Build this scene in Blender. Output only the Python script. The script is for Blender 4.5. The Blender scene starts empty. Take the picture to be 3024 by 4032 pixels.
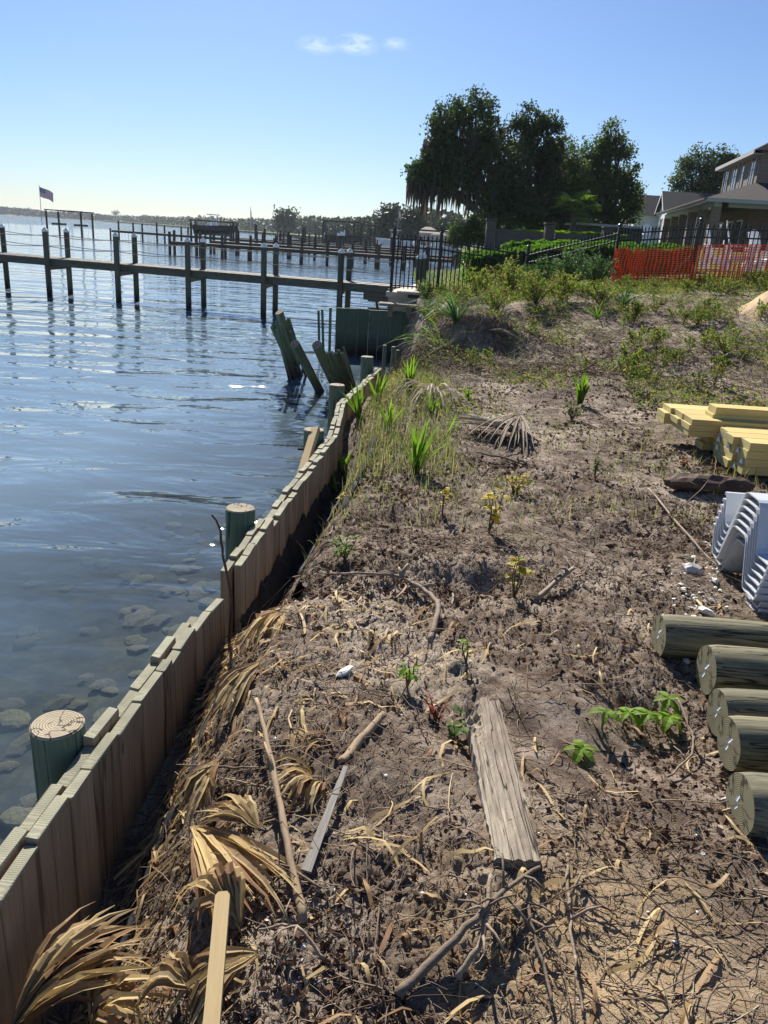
import bpy, bmesh, math, random
import numpy as np
from mathutils import Vector, Matrix, Quaternion, Euler

rnd = random.Random(11)
nr = np.random.default_rng(5)
R = math.radians
scn = bpy.context.scene
col = scn.collection

# ------------------------------------------------------------------ camera
CAM_H = 2.8
PITCH, ROLL, FPX = R(19.5), R(3.85), 770.0
cF = Vector((0, math.cos(PITCH), -math.sin(PITCH)))
cU0 = Vector((0, math.sin(PITCH), math.cos(PITCH)))
cR = math.cos(ROLL) * Vector((1, 0, 0)) + math.sin(ROLL) * cU0
cU = -math.sin(ROLL) * Vector((1, 0, 0)) + math.cos(ROLL) * cU0
cam_d = bpy.data.cameras.new('camera')
cam = bpy.data.objects.new('camera', cam_d)
col.objects.link(cam)
cam.matrix_world = Matrix(((cR.x, cU.x, -cF.x, 0), (cR.y, cU.y, -cF.y, 0), (cR.z, cU.z, -cF.z, CAM_H), (0, 0, 0, 1)))
cam_d.sensor_fit = 'VERTICAL'
cam_d.sensor_height = 24.0
cam_d.lens = FPX / 1024 * 24.0
cam_d.clip_start = 0.05
cam_d.clip_end = 9000
scn.camera = cam

# ------------------------------------------------------------------ sky, sun, exposure
SUN_EL, SUN_AZ = R(36), R(-11)          # azimuth measured from +Y towards +X
wd = bpy.data.worlds.new('World')
scn.world = wd
wd.use_nodes = True
wn, wl = wd.node_tree.nodes, wd.node_tree.links
wn.clear()
w_out = wn.new('ShaderNodeOutputWorld')
w_bg = wn.new('ShaderNodeBackground')
w_sky = wn.new('ShaderNodeTexSky')
w_sky.sky_type = 'NISHITA'
w_sky.sun_disc = False
w_sky.sun_elevation = SUN_EL
w_sky.sun_rotation = SUN_AZ
w_sky.air_density = 1.0
w_sky.dust_density = 0.3
w_sky.ozone_density = 2.2
w_bg.inputs[1].default_value = 0.05
# thin wisps of cloud, laid out by direction on the sky
def wnode(t, **k):
    n = wn.new(t)
    for a, b in k.items():
        setattr(n, a, b)
    return n
w_tc = wnode('ShaderNodeTexCoord')
w_acc = None
def sky_dir(dx, dy):
    x, y = dx / 2.16016, dy / 2.16016
    return (cF + cR * (x - 384) / FPX + cU * (512 - y) / FPX).normalized()
w_map = wnode('ShaderNodeMapping'); w_map.inputs['Scale'].default_value = (45, 45, 130)
w_map.inputs['Rotation'].default_value = (0, R(12), 0)
wl.new(w_tc.outputs['Generated'], w_map.inputs[0])
w_no = wnode('ShaderNodeTexNoise'); w_no.inputs['Scale'].default_value = 1.0
w_no.inputs['Detail'].default_value = 9; w_no.inputs['Roughness'].default_value = 0.66; w_no.inputs['Distortion'].default_value = 0.6
wl.new(w_map.outputs[0], w_no.inputs['Vector'])
for (dx, dy, rad, amt) in ((686, 98, 0.026, 1.2), (772, 96, 0.028, 2.0), (856, 96, 0.019, 1.2), (152, 210, 0.025, .5),
                           (470, 372, 0.12, .16), (760, 372, 0.10, .10)):
    d = sky_dir(dx, dy)
    dot = wnode('ShaderNodeVectorMath', operation='DISTANCE')
    sc = wnode('ShaderNodeVectorMath', operation='MULTIPLY'); sc.inputs[1].default_value = (1, 1, 2.4)
    wl.new(w_tc.outputs['Generated'], sc.inputs[0]); wl.new(sc.outputs[0], dot.inputs[0])
    dot.inputs[1].default_value = (d.x, d.y, d.z * 2.4)
    mr = wnode('ShaderNodeMapRange'); mr.inputs['From Min'].default_value = rad; mr.inputs['From Max'].default_value = rad * 0.1
    mr.inputs['To Min'].default_value = 0; mr.inputs['To Max'].default_value = amt
    wl.new(dot.outputs['Value'], mr.inputs['Value'])
    if w_acc is None:
        w_acc = mr.outputs[0]
    else:
        ad = wnode('ShaderNodeMath', operation='ADD'); wl.new(w_acc, ad.inputs[0]); wl.new(mr.outputs[0], ad.inputs[1]); w_acc = ad.outputs[0]
w_cr = wnode('ShaderNodeMapRange'); w_cr.inputs['From Min'].default_value = .38; w_cr.inputs['From Max'].default_value = .62
wl.new(w_no.outputs['Fac'], w_cr.inputs['Value'])
w_mu = wnode('ShaderNodeMath', operation='MULTIPLY'); wl.new(w_acc, w_mu.inputs[0]); wl.new(w_cr.outputs[0], w_mu.inputs[1])
w_mix = wnode('ShaderNodeMixRGB'); w_mix.inputs[2].default_value = (9.5, 10.2, 11, 1)
wl.new(w_mu.outputs[0], w_mix.inputs[0]); wl.new(w_sky.outputs[0], w_mix.inputs[1])
w_wb = wnode('ShaderNodeMixRGB', blend_type='MULTIPLY'); w_wb.inputs[0].default_value = 1; w_wb.inputs[2].default_value = (.74, .89, 1.16, 1)
wl.new(w_mix.outputs[0], w_wb.inputs[1]); wl.new(w_wb.outputs[0], w_bg.inputs[0]); wl.new(w_bg.outputs[0], w_out.inputs[0])

sd = bpy.data.lights.new('sun', 'SUN')
sd.energy = 5.0
sd.angle = R(0.55)
sd.color = (1.0, 0.95, 0.86)
sun = bpy.data.objects.new('sun', sd)
col.objects.link(sun)
sdir = Vector((math.sin(SUN_AZ) * math.cos(SUN_EL), math.cos(SUN_AZ) * math.cos(SUN_EL), math.sin(SUN_EL)))
sun.rotation_euler = sdir.to_track_quat('Z', 'Y').to_euler()
sun.location = (0, 0, 60)

vs = scn.view_settings
vs.view_transform = 'Standard'; vs.look = 'None'; vs.exposure = 0.88; vs.gamma = 1.0; vs.use_curve_mapping = False
scn.render.engine = 'CYCLES'
scn.cycles.transparent_max_bounces = 16
scn.cycles.max_bounces = 5
scn.cycles.diffuse_bounces = 3
scn.cycles.glossy_bounces = 3

# ------------------------------------------------------------------ survey helpers: image bearing -> point in the place
def ray(dx, dy):
    x, y = dx / 2.16016, dy / 2.16016
    return cF + cR * (x - 384) / FPX + cU * (512 - y) / FPX
def D(dx, dy, z):
    d = ray(dx, dy); t = (z - CAM_H) / d.z
    return Vector((d.x * t, d.y * t, z))
def DY(dx, dy, Y):
    d = ray(dx, dy); t = Y / d.y
    return Vector((d.x * t, Y, CAM_H + d.z * t))

# ------------------------------------------------------------------ object helpers
def tag(o, label=None, cat=None, group=None, kind=None):
    if label: o['label'] = label
    if cat: o['category'] = cat
    if group: o['group'] = group
    if kind: o['kind'] = kind
    return o
def thing(name, label, cat, loc=(0, 0, 0), group=None, rz=0):
    o = bpy.data.objects.new(name, None)
    col.objects.link(o)
    o.location = loc; o.rotation_euler = (0, 0, rz); o.empty_display_size = .2
    return tag(o, label, cat, group)
def link(name, mesh, parent=None, loc=(0, 0, 0), rot=(0, 0, 0), scale=(1, 1, 1)):
    o = bpy.data.objects.new(name, mesh)
    col.objects.link(o)
    o.location = loc; o.rotation_euler = rot; o.scale = scale
    if parent is not None: o.parent = parent
    return o
def dup(o, parent=None):
    c = o.copy(); col.objects.link(c)
    if parent is not None: c.parent = parent
    for ch in list(o.children):
        dup(ch, c)
    return c

class MB:
    """collects geometry for ONE mesh"""
    def __init__(s): s.v = []; s.f = []; s.m = []
    def add(s, vs, fs, m=0):
        b = len(s.v); s.v += [tuple(p) for p in vs]
        for q in fs: s.f.append(tuple(i + b for i in q)); s.m.append(m)
    def box(s, c, d, rot=None, m=0, mtop=None, mend=None):
        x, y, z = d[0] / 2, d[1] / 2, d[2] / 2
        P = [Vector((a * x, b * y, e * z)) for a in (-1, 1) for b in (-1, 1) for e in (-1, 1)]
        if rot is not None: P = [rot @ p for p in P]
        c = Vector(c); P = [p + c for p in P]
        F = [((0, 1, 3, 2), 'end'), ((4, 6, 7, 5), 'end'), ((0, 4, 5, 1), 's'), ((2, 3, 7, 6), 's'), ((0, 2, 6, 4), 'b'), ((1, 5, 7, 3), 't')]
        b = len(s.v); s.v += [tuple(p) for p in P]
        for q, k in F:
            s.f.append(tuple(i + b for i in q))
            s.m.append(mtop if (mtop is not None and k in 'tb') else mend if (mend is not None and k == 'end') else m)
    def tube(s, pts, rad, n=6, m=0, cap=True, mcap=None):
        pts = [Vector(p) for p in pts]
        if not isinstance(rad, (list, tuple)): rad = [rad] * len(pts)
        b = len(s.v); up = None
        for i, p in enumerate(pts):
            t = (pts[min(i + 1, len(pts) - 1)] - pts[max(i - 1, 0)])
            t = t.normalized() if t.length > 1e-9 else Vector((0, 0, 1))
            if up is None: up = Vector((1, 0, 0)) if abs(t.x) < .8 else Vector((0, 0, 1))
            u = (up - t * up.dot(t))
            u = u.normalized() if u.length > 1e-6 else t.orthogonal().normalized()
            w = t.cross(u); up = u
            for k in range(n):
                a = 2 * math.pi * k / n
                s.v.append(tuple(p + (u * math.cos(a) + w * math.sin(a)) * rad[i]))
        for i in range(len(pts) - 1):
            for k in range(n):
                k2 = (k + 1) % n
                s.f.append((b + i * n + k, b + i * n + k2, b + (i + 1) * n + k2, b + (i + 1) * n + k)); s.m.append(m)
        if cap:
            s.f.append(tuple(b + k for k in range(n))[::-1]); s.m.append(m if mcap is None else mcap)
            e = b + (len(pts) - 1) * n
            s.f.append(tuple(e + k for k in range(n))); s.m.append(m if mcap is None else mcap)
    def strip(s, pts, wid, side, m=0, fold=0.0, up=(0, 0, 1)):
        """a blade / leaf: strip along pts, half-width list wid, side vector(s), folded along the midrib"""
        b = len(s.v); up = Vector(up); n = len(pts)
        for i, p in enumerate(pts):
            p = Vector(p); sv = side[i] if isinstance(side, list) else side
            w = wid[i] if isinstance(wid, (list, tuple)) else wid
            s.v.append(tuple(p - sv * w + up * fold * w)); s.v.append(tuple(p)); s.v.append(tuple(p + sv * w + up * fold * w))
        for i in range(n - 1):
            a = b + i * 3
            s.f += [(a, a + 1, a + 4, a + 3), (a + 1, a + 2, a + 5, a + 4)]; s.m += [m, m]
    def mesh(s, name, mats, smooth=False):
        me = bpy.data.meshes.new(name)
        me.from_pydata(s.v, [], s.f)
        for x in (mats if isinstance(mats, (list, tuple)) else [mats]): me.materials.append(x)
        if any(s.m): me.polygons.foreach_set('material_index', s.m)
        if smooth: me.polygons.foreach_set('use_smooth', [True] * len(me.polygons))
        me.update()
        return me
    def build(s, name, mats, parent=None, loc=(0, 0, 0), smooth=False, rot=(0, 0, 0)):
        return link(name, s.mesh(name, mats, smooth), parent, loc, rot)

def np_mesh(name, V, F, mats, smooth=False, midx=None):
    """V (n,3), F (m,4) or (m,3) arrays -> mesh"""
    me = bpy.data.meshes.new(name)
    V = np.asarray(V, dtype=np.float32); F = np.asarray(F, dtype=np.int32); k = F.shape[1]
    me.vertices.add(len(V)); me.vertices.foreach_set('co', V.ravel())
    me.loops.add(F.size); me.loops.foreach_set('vertex_index', F.ravel())
    me.polygons.add(len(F)); me.polygons.foreach_set('loop_start', np.arange(0, F.size, k, dtype=np.int32))
    me.polygons.foreach_set('loop_total', np.full(len(F), k, dtype=np.int32))
    for x in (mats if isinstance(mats, (list, tuple)) else [mats]): me.materials.append(x)
    if midx is not None: me.polygons.foreach_set('material_index', np.asarray(midx, dtype=np.int32))
    me.update(calc_edges=True)
    if smooth: me.polygons.foreach_set('use_smooth', np.ones(len(F), dtype=bool))
    return me

def leaf_quads(P, size, aspect=.5, flat=0.0, down=0.0, rng=nr):
    """rhombus leaves at points P: returns V,F. flat>0 favours horizontal leaves, down>0 hangs them"""
    n = len(P)
    t = rng.normal(size=(n, 3)); t[:, 2] = t[:, 2] * (1 - flat) - down
    t /= np.linalg.norm(t, axis=1)[:, None] + 1e-9
    q = rng.normal(size=(n, 3)); q[:, 2] *= (1 - flat)
    b = np.cross(t, q); b /= np.linalg.norm(b, axis=1)[:, None] + 1e-9
    s = (size * rng.uniform(.6, 1.35, n))[:, None]
    V = np.empty((n, 4, 3))
    V[:, 0] = P - t * s * .5; V[:, 2] = P + t * s * .5
    V[:, 1] = P + b * s * aspect * .5 + t * s * .05; V[:, 3] = P - b * s * aspect * .5 + t * s * .05
    return V.reshape(-1, 3), np.arange(n * 4).reshape(n, 4)

# ------------------------------------------------------------------ noise in numpy
def _h(ix, iy, seed):
    n = (ix.astype(np.int64) * 374761393 + iy.astype(np.int64) * 668265263 + seed * 974711) & 0x7fffffff
    n = ((n ^ (n >> 13)) * 1274126177) & 0x7fffffff
    return ((n ^ (n >> 16)) & 0xffff) / 65535.0
def vnoise(x, y, seed=0):
    x = np.asarray(x, float); y = np.asarray(y, float)
    ix, iy = np.floor(x), np.floor(y); fx, fy = x - ix, y - iy
    fx = fx * fx * (3 - 2 * fx); fy = fy * fy * (3 - 2 * fy)
    a = _h(ix, iy, seed); b = _h(ix + 1, iy, seed); c = _h(ix, iy + 1, seed); d = _h(ix + 1, iy + 1, seed)
    return (a + (b - a) * fx) * (1 - fy) + (c + (d - c) * fx) * fy
def fbm(x, y, oct=4, seed=0, gain=.5):
    s = 0; a = 1; t = 0
    for k in range(oct):
        s = s + a * vnoise(x * 2 ** k + 17.3 * k, y * 2 ** k + 5.1 * k, seed + k); t += a; a *= gain
    return s / t
def sm(t):
    t = np.clip(t, 0, 1); return t * t * (3 - 2 * t)
# ------------------------------------------------------------------ materials (all procedural)
def newmat(name):
    m = bpy.data.materials.new(name); m.use_nodes = True
    nt = m.node_tree; nt.nodes.clear()
    out = nt.nodes.new('ShaderNodeOutputMaterial')
    return m, nt, out
def N(nt, t, ins=None, **k):
    n = nt.nodes.new(t)
    for a, b in k.items(): setattr(n, a, b)
    for a, b in (ins or {}).items():
        if hasattr(b, 'is_linked') or isinstance(b, bpy.types.NodeSocket): nt.links.new(b, n.inputs[a])
        else: n.inputs[a].default_value = b
    return n
def c4(c): return (c[0], c[1], c[2], 1)
def ramp(nt, fac, stops):
    n = nt.nodes.new('ShaderNodeValToRGB'); nt.links.new(fac, n.inputs[0])
    e = n.color_ramp.elements
    while len(e) < len(stops): e.new(.5)
    for i, (p, c) in enumerate(stops): e[i].position = p; e[i].color = c4(c)
    return n.outputs[0]
def coords(nt, scale=(1, 1, 1), world=False, rand=True, rot=(0, 0, 0)):
    if world:
        v = N(nt, 'ShaderNodeNewGeometry').outputs['Position']
    else:
        v = N(nt, 'ShaderNodeTexCoord').outputs['Object']
        if rand:
            oi = N(nt, 'ShaderNodeObjectInfo')
            mu = N(nt, 'ShaderNodeVectorMath', {0: oi.outputs['Random'], 1: (37.1, 51.7, 43.3)}, operation='MULTIPLY')
            v = N(nt, 'ShaderNodeVectorMath', {0: v, 1: mu.outputs[0]}, operation='ADD').outputs[0]
    return N(nt, 'ShaderNodeMapping', {'Vector': v, 'Scale': scale, 'Rotation': rot}).outputs[0]
def noise(nt, vec, scale=5, detail=6, rough=.6, dist=0.0):
    return N(nt, 'ShaderNodeTexNoise', {'Vector': vec, 'Scale': scale, 'Detail': detail, 'Roughness': rough, 'Distortion': dist}).outputs['Fac']
def mixc(nt, f, a, b, mode='MIX'):
    n = nt.nodes.new('ShaderNodeMixRGB'); n.blend_type = mode
    for i, x in ((0, f), (1, a), (2, b)):
        if isinstance(x, bpy.types.NodeSocket): nt.links.new(x, n.inputs[i])
        else: n.inputs[i].default_value = x if i == 0 else c4(x)
    return n.outputs[0]
def vary(nt, colr, amt=.3, island=False):
    """brightness varied from object to object (or from piece to piece)"""
    r = N(nt, 'ShaderNodeNewGeometry').outputs['Random Per Island'] if island else N(nt, 'ShaderNodeObjectInfo').outputs['Random']
    v = N(nt, 'ShaderNodeMapRange', {'Value': r, 'To Min': 1 - amt, 'To Max': 1 + amt}).outputs[0]
    return N(nt, 'ShaderNodeHueSaturation', {'Color': colr, 'Value': v}).outputs[0]
def finish(nt, out, colr, rough=.8, spec=.3, h=None, bump=.3, dist=.01, metal=0):
    p = N(nt, 'ShaderNodeBsdfPrincipled', {'Base Color': colr if isinstance(colr, bpy.types.NodeSocket) else c4(colr), 'Roughness': rough, 'Specular IOR Level': spec, 'Metallic': metal})
    if h is not None:
        b = N(nt, 'ShaderNodeBump', {'Height': h, 'Strength': bump, 'Distance': dist})
        nt.links.new(b.outputs[0], p.inputs['Normal'])
    nt.links.new(p.outputs[0], out.inputs[0])
    return p
def simple(name, c1, c2=None, scale=6, rough=.8, bump=.2, dist=.01, spec=.3, stretch=(1, 1, 1), amt=.15, metal=0, world=False, detail=6):
    m, nt, out = newmat(name); c2 = c2 or tuple(x * .7 for x in c1)
    v = coords(nt, stretch, world)
    n = noise(nt, v, scale, detail)
    cc = vary(nt, ramp(nt, n, [(.3, c2), (.7, c1)]), amt)
    finish(nt, out, cc, rough, spec, noise(nt, v, scale * 4, 4), bump, dist, metal)
    return m
def wood(name, c_light, c_dark, c_stain, axis='z', grain=30, rough=.8, stain=.5, amt=.2, knots=True, zdark=None, cracks=0.0, crack_s=22):
    """boards: long grain along axis, stains, knots, differing from board to board. zdark=(z0,z1,col): tide line in world height"""
    m, nt, out = newmat(name)
    s = {'z': (grain, grain, grain * .045), 'x': (grain * .045, grain, grain), 'y': (grain, grain * .045, grain)}[axis]
    v = coords(nt, s); v1 = coords(nt, (1, 1, 1))
    g = noise(nt, v, 1.0, 8, .7, .6)
    cc = ramp(nt, g, [(.28, c_dark), (.5, tuple((a + b) / 2 for a, b in zip(c_dark, c_light))), (.72, c_light)])
    s2 = {'z': (7, 7, 1.6), 'x': (1.6, 7, 7), 'y': (7, 1.6, 7)}[axis]
    st = noise(nt, coords(nt, s2), 1.0, 5, .6, .4)
    f = N(nt, 'ShaderNodeMapRange', {'Value': st, 'From Min': .45, 'From Max': .75, 'To Max': stain}).outputs[0]
    cc = mixc(nt, f, cc, c_stain)
    if knots:
        s3 = {'z': (9, 9, 3.2), 'x': (3.2, 9, 9), 'y': (9, 3.2, 9)}[axis]
        vo = N(nt, 'ShaderNodeTexVoronoi', {'Vector': coords(nt, s3), 'Scale': 1.0, 'Randomness': 1.0}).outputs['Distance']
        kf = N(nt, 'ShaderNodeMapRange', {'Value': vo, 'From Min': .05, 'From Max': .11, 'To Min': .75, 'To Max': 0}).outputs[0]
        cc = mixc(nt, kf, cc, tuple(x * .35 for x in c_dark))
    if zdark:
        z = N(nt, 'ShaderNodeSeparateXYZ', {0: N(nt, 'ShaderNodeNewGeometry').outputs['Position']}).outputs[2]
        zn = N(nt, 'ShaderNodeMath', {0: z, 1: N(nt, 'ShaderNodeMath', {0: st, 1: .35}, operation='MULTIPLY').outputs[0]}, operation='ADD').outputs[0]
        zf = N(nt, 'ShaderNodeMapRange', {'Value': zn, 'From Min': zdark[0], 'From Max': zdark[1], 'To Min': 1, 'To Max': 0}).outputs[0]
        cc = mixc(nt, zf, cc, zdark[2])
    h = g
    if cracks:
        s4 = {'z': (crack_s, crack_s, crack_s * .035), 'x': (crack_s * .035, crack_s, crack_s), 'y': (crack_s, crack_s * .035, crack_s)}[axis]
        cn = noise(nt, coords(nt, s4), 1.0, 3, .5, .3)
        ab = N(nt, 'ShaderNodeMath', {0: N(nt, 'ShaderNodeMath', {0: cn, 1: .5}, operation='SUBTRACT').outputs[0]}, operation='ABSOLUTE').outputs[0]
        cf = N(nt, 'ShaderNodeMapRange', {'Value': ab, 'From Min': .004, 'From Max': .016, 'To Min': cracks, 'To Max': 0}).outputs[0]
        cc = mixc(nt, cf, cc, tuple(x * .18 for x in c_dark))
        h = N(nt, 'ShaderNodeMath', {0: g, 1: cf}, operation='SUBTRACT').outputs[0]
    cc = vary(nt, cc, amt)
    finish(nt, out, cc, rough, .25, h, .6, .004)
    return m
def rings(name, c_light, c_dark, scale=60, axis='Z', off=(0, 0, 0), rough=.85, con=.45, crack=0):
    """sawn end grain"""
    m, nt, out = newmat(name)
    tc = N(nt, 'ShaderNodeTexCoord').outputs['Object']
    v = N(nt, 'ShaderNodeMapping', {'Vector': tc, 'Location': off}).outputs[0]
    w = N(nt, 'ShaderNodeTexWave', {'Vector': v, 'Scale': scale / 3.0, 'Distortion': 2.2, 'Detail': 4, 'Detail Scale': 2.0}, wave_type='RINGS', rings_direction=axis)
    n = noise(nt, v, 60, 5)
    cc = ramp(nt, w.outputs['Fac'], [(.0, tuple(a * con + b * (1 - con) for a, b in zip(c_dark, c_light))), (.55, c_light)])
    cc = mixc(nt, N(nt, 'ShaderNodeMapRange', {'Value': noise(nt, v, 14, 4), 'From Min': .4, 'From Max': .7, 'To Max': .6}).outputs[0], cc, tuple(x * .55 for x in c_light))
    if crack:
        cn = noise(nt, v, 9, 3, .5, .8)
        ab = N(nt, 'ShaderNodeMath', {0: N(nt, 'ShaderNodeMath', {0: cn, 1: .5}, operation='SUBTRACT').outputs[0]}, operation='ABSOLUTE').outputs[0]
        cc = mixc(nt, N(nt, 'ShaderNodeMapRange', {'Value': ab, 'From Min': .006, 'From Max': .02, 'To Min': crack, 'To Max': 0}).outputs[0], cc, tuple(x * .2 for x in c_dark))
    finish(nt, out, vary(nt, cc, .15), rough, .2, N(nt, 'ShaderNodeMath', {0: w.outputs['Fac'], 1: n}, operation='ADD').outputs[0], .35, .0015)
    return m
def leafmat(name, cols, trans=.35, rough=.6, amt=.35, spec=.2):
    """leaves: colour differs from leaf to leaf, light shines through"""
    m, nt, out = newmat(name)
    r = N(nt, 'ShaderNodeNewGeometry').outputs['Random Per Island']
    k = len(cols)
    cc = ramp(nt, r, [(i / max(1, k - 1), c) for i, c in enumerate(cols)])
    cc = vary(nt, cc, amt * .5)
    p = N(nt, 'ShaderNodeBsdfPrincipled', {'Base Color': cc, 'Roughness': rough, 'Specular IOR Level': spec})
    t = N(nt, 'ShaderNodeBsdfTranslucent', {'Color': N(nt, 'ShaderNodeHueSaturation', {'Color': cc, 'Saturation': 1.15, 'Value': 1.5}).outputs[0]})
    x = N(nt, 'ShaderNodeMixShader', {0: trans, 1: p.outputs[0], 2: t.outputs[0]})
    nt.links.new(x.outputs[0], out.inputs[0])
    return m

M = {}
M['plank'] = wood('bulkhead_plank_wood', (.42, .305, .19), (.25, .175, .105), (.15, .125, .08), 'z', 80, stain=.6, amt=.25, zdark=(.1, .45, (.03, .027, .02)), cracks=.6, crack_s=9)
M['plank_top'] = rings('bulkhead_end_grain', (.36, .34, .24), (.13, .13, .095), 150, 'X', (0, .06, .03))
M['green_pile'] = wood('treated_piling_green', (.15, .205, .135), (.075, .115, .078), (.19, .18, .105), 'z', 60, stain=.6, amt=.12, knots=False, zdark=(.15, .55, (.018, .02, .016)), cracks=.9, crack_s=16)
M['pile_top'] = rings('piling_end_grain', (.44, .37, .26), (.13, .10, .07), 110, 'Z', con=.9, crack=.85)
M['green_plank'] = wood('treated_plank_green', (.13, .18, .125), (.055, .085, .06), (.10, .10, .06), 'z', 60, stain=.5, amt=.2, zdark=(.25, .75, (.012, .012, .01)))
M['dock'] = wood('dock_timber', (.15, .15, .115), (.06, .065, .05), (.05, .045, .03), 'x', 12, stain=.5, amt=.15, knots=False)
M['deck'] = wood('dock_deck_boards', (.20, .17, .13), (.12, .10, .08), (.16, .13, .10), 'y', 10, stain=.4, amt=.2, knots=False)
M['dockpile'] = wood('dock_piling', (.13, .13, .09), (.05, .055, .042), (.045, .04, .03), 'z', 12, stain=.5, amt=.2, knots=False, zdark=(.25, .75, (.012, .011, .009)))
M['fardock'] = simple('far_dock_timber', (.085, .07, .055), (.05, .04, .032), 3, .9, .1)
M['fardeck'] = simple('far_dock_deck', (.26, .22, .17), (.16, .135, .11), 2, .9, .1)
M['lumber'] = wood('fresh_treated_lumber', (.68, .51, .20), (.50, .36, .125), (.52, .44, .17), 'x', 45, stain=.4, amt=.1, knots=True)
M['lumber_end'] = rings('fresh_lumber_end', (.60, .52, .24), (.40, .33, .13), 170, 'X', (0, .05, .02))
M['log'] = wood('treated_log', (.33, .285, .17), (.055, .06, .042), (.024, .042, .034), 'x', 55, stain=.85, amt=.15, knots=True, cracks=.9, crack_s=26)
M['log_end'] = rings('log_end_grain', (.30, .27, .165), (.10, .095, .06), 150, 'X', con=.85, crack=.8)
M['oldplank'] = wood('weathered_plank', (.52, .45, .34), (.12, .09, .065), (.17, .125, .10), 'y', 90, stain=.85, amt=.05, knots=True, rough=.95, cracks=.95, crack_s=30)
M['stake'] = wood('stake_wood', (.58, .43, .22), (.42, .30, .15), (.36, .27, .14), 'y', 60, stain=.4, amt=.05, knots=False)
M['bark'] = wood('rotten_log_bark', (.15, .09, .06), (.05, .032, .024), (.03, .022, .018), 'x', 50, stain=.6, amt=.1)
M['stick'] = wood('dead_stick', (.31, .24, .17), (.15, .11, .08), (.09, .065, .05), 'x', 90, stain=.5, amt=.35, knots=False)
M['stalk'] = wood('palm_stalk', (.42, .31, .19), (.25, .175, .11), (.16, .11, .075), 'y', 90, stain=.5, amt=.2, knots=False)
M['greystick'] = wood('grey_wood', (.34, .31, .27), (.17, .15, .13), (.11, .09, .08), 'y', 90, stain=.5, amt=.2, knots=False)
M['vinyl'] = simple('vinyl_sheet_grey', (.56, .58, .60), (.50, .52, .55), 3, .38, .04, .002, .45, amt=.05)
M['paper'] = simple('paper_tag', (.75, .75, .78), (.62, .63, .66), 30, .6, .1)
M['fabric'] = simple('black_filter_fabric', (.018, .018, .021), (.010, .010, .012), 60, .75, .6, .006, .25)
M['white_cap'] = simple('white_post_cap', (.78, .79, .78), (.66, .67, .68), 8, .5, .05)
M['rope'] = simple('rope', (.36, .33, .28), (.24, .22, .19), 60, .9, .3)
M['blackmetal'] = simple('black_fence_metal', (.010, .010, .012), (.007, .007, .008), 8, .4, .05, .002, .4)
M['orange'] = simple('orange_safety_net', (.95, .13, .025), (.85, .10, .02), 8, .5, .1, .004)
M['concrete'] = simple('cap_concrete', (.50, .45, .38), (.36, .32, .27), 4, .9, .3, .01, world=True)
M['stone'] = simple('grey_riprap', (.30, .29, .28), (.15, .14, .13), 7, .9, .6, .02)
M['seastone'] = simple('submerged_stone', (.23, .165, .085), (.085, .065, .036), 5, .9, .5, .02, amt=.35)
M['shell'] = simple('shell_white', (.74, .72, .68), (.52, .50, .46), 20, .6, .3)
M['white'] = simple('white_paint', (.78, .79, .80), (.70, .71, .73), 4, .5, .05, amt=.03)
M['whitewall'] = simple('white_render', (.72, .73, .74), (.62, .63, .65), 2, .8, .1, amt=.03)
M['cream'] = simple('cream_wall', (.58, .52, .44), (.48, .43, .37), 2, .8, .1, amt=.08)
M['roof'] = simple('dark_shingle', (.075, .068, .070), (.035, .032, .034), 9, .95, .6, .02, stretch=(1, 1, 3), amt=.1)
M['roofbrown'] = simple('brown_shingle', (.07, .058, .055), (.035, .03, .028), 9, .95, .6, .02, stretch=(1, 1, 3), amt=.1)
M['rooftan'] = simple('tan_shingle', (.30, .26, .22), (.20, .17, .15), 4, .95, .3, amt=.1)
M['trim'] = simple('fascia_trim', (.42, .41, .39), (.36, .35, .33), 4, .6, .05)
M['darkin'] = simple('dark_interior', (.02, .02, .022), (.012, .012, .014), 4, .6, .05)
M['hull_dark'] = simple('dark_hull', (.02, .022, .03), (.012, .014, .018), 4, .25, .02, spec=.5)
M['hull_white'] = simple('white_hull', (.72, .73, .74), (.62, .63, .65), 4, .3, .02, spec=.5)
M['trunk'] = wood('tree_bark', (.13, .105, .08), (.05, .04, .03), (.04, .035, .028), 'z', 7, stain=.5, amt=.2, knots=False, rough=.95)
M['moss'] = leafmat('spanish_moss', [(.055, .047, .036), (.08, .068, .052), (.04, .034, .026)], .3, .9, spec=.05)
M['oakleaf'] = leafmat('oak_leaves', [(.028, .05, .018), (.055, .085, .028), (.035, .06, .022), (.09, .115, .045)], .35)
M['oakleaf2'] = leafmat('broad_leaves', [(.035, .065, .018), (.07, .11, .028), (.11, .145, .04)], .4)
M['fartree'] = leafmat('far_tree_leaves', [(.045, .06, .035), (.055, .072, .042), (.065, .08, .046)], .12)
M['hedge'] = leafmat('hedge_leaves', [(.04, .09, .015), (.07, .15, .025), (.12, .21, .04), (.08, .14, .035)], .5)
M['weed'] = leafmat('weed_leaves', [(.05, .10, .02), (.09, .15, .03), (.15, .19, .04), (.07, .12, .025), (.25, .21, .07), (.16, .11, .06)], .5)
M['shrub'] = leafmat('shrub_leaves', [(.04, .085, .03), (.07, .125, .045), (.10, .16, .06)], .4)
M['blade'] = leafmat('palmetto_blades', [(.11, .19, .03), (.17, .26, .05), (.08, .14, .025), (.20, .26, .07)], .5)
M['grass'] = leafmat('dry_grass', [(.22, .22, .08), (.14, .19, .05), (.32, .27, .14), (.10, .15, .04)], .45)
M['yellowleaf'] = leafmat('yellow_leaves', [(.42, .33, .02), (.52, .36, .03), (.30, .33, .03), (.10, .16, .02)], .45)
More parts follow.
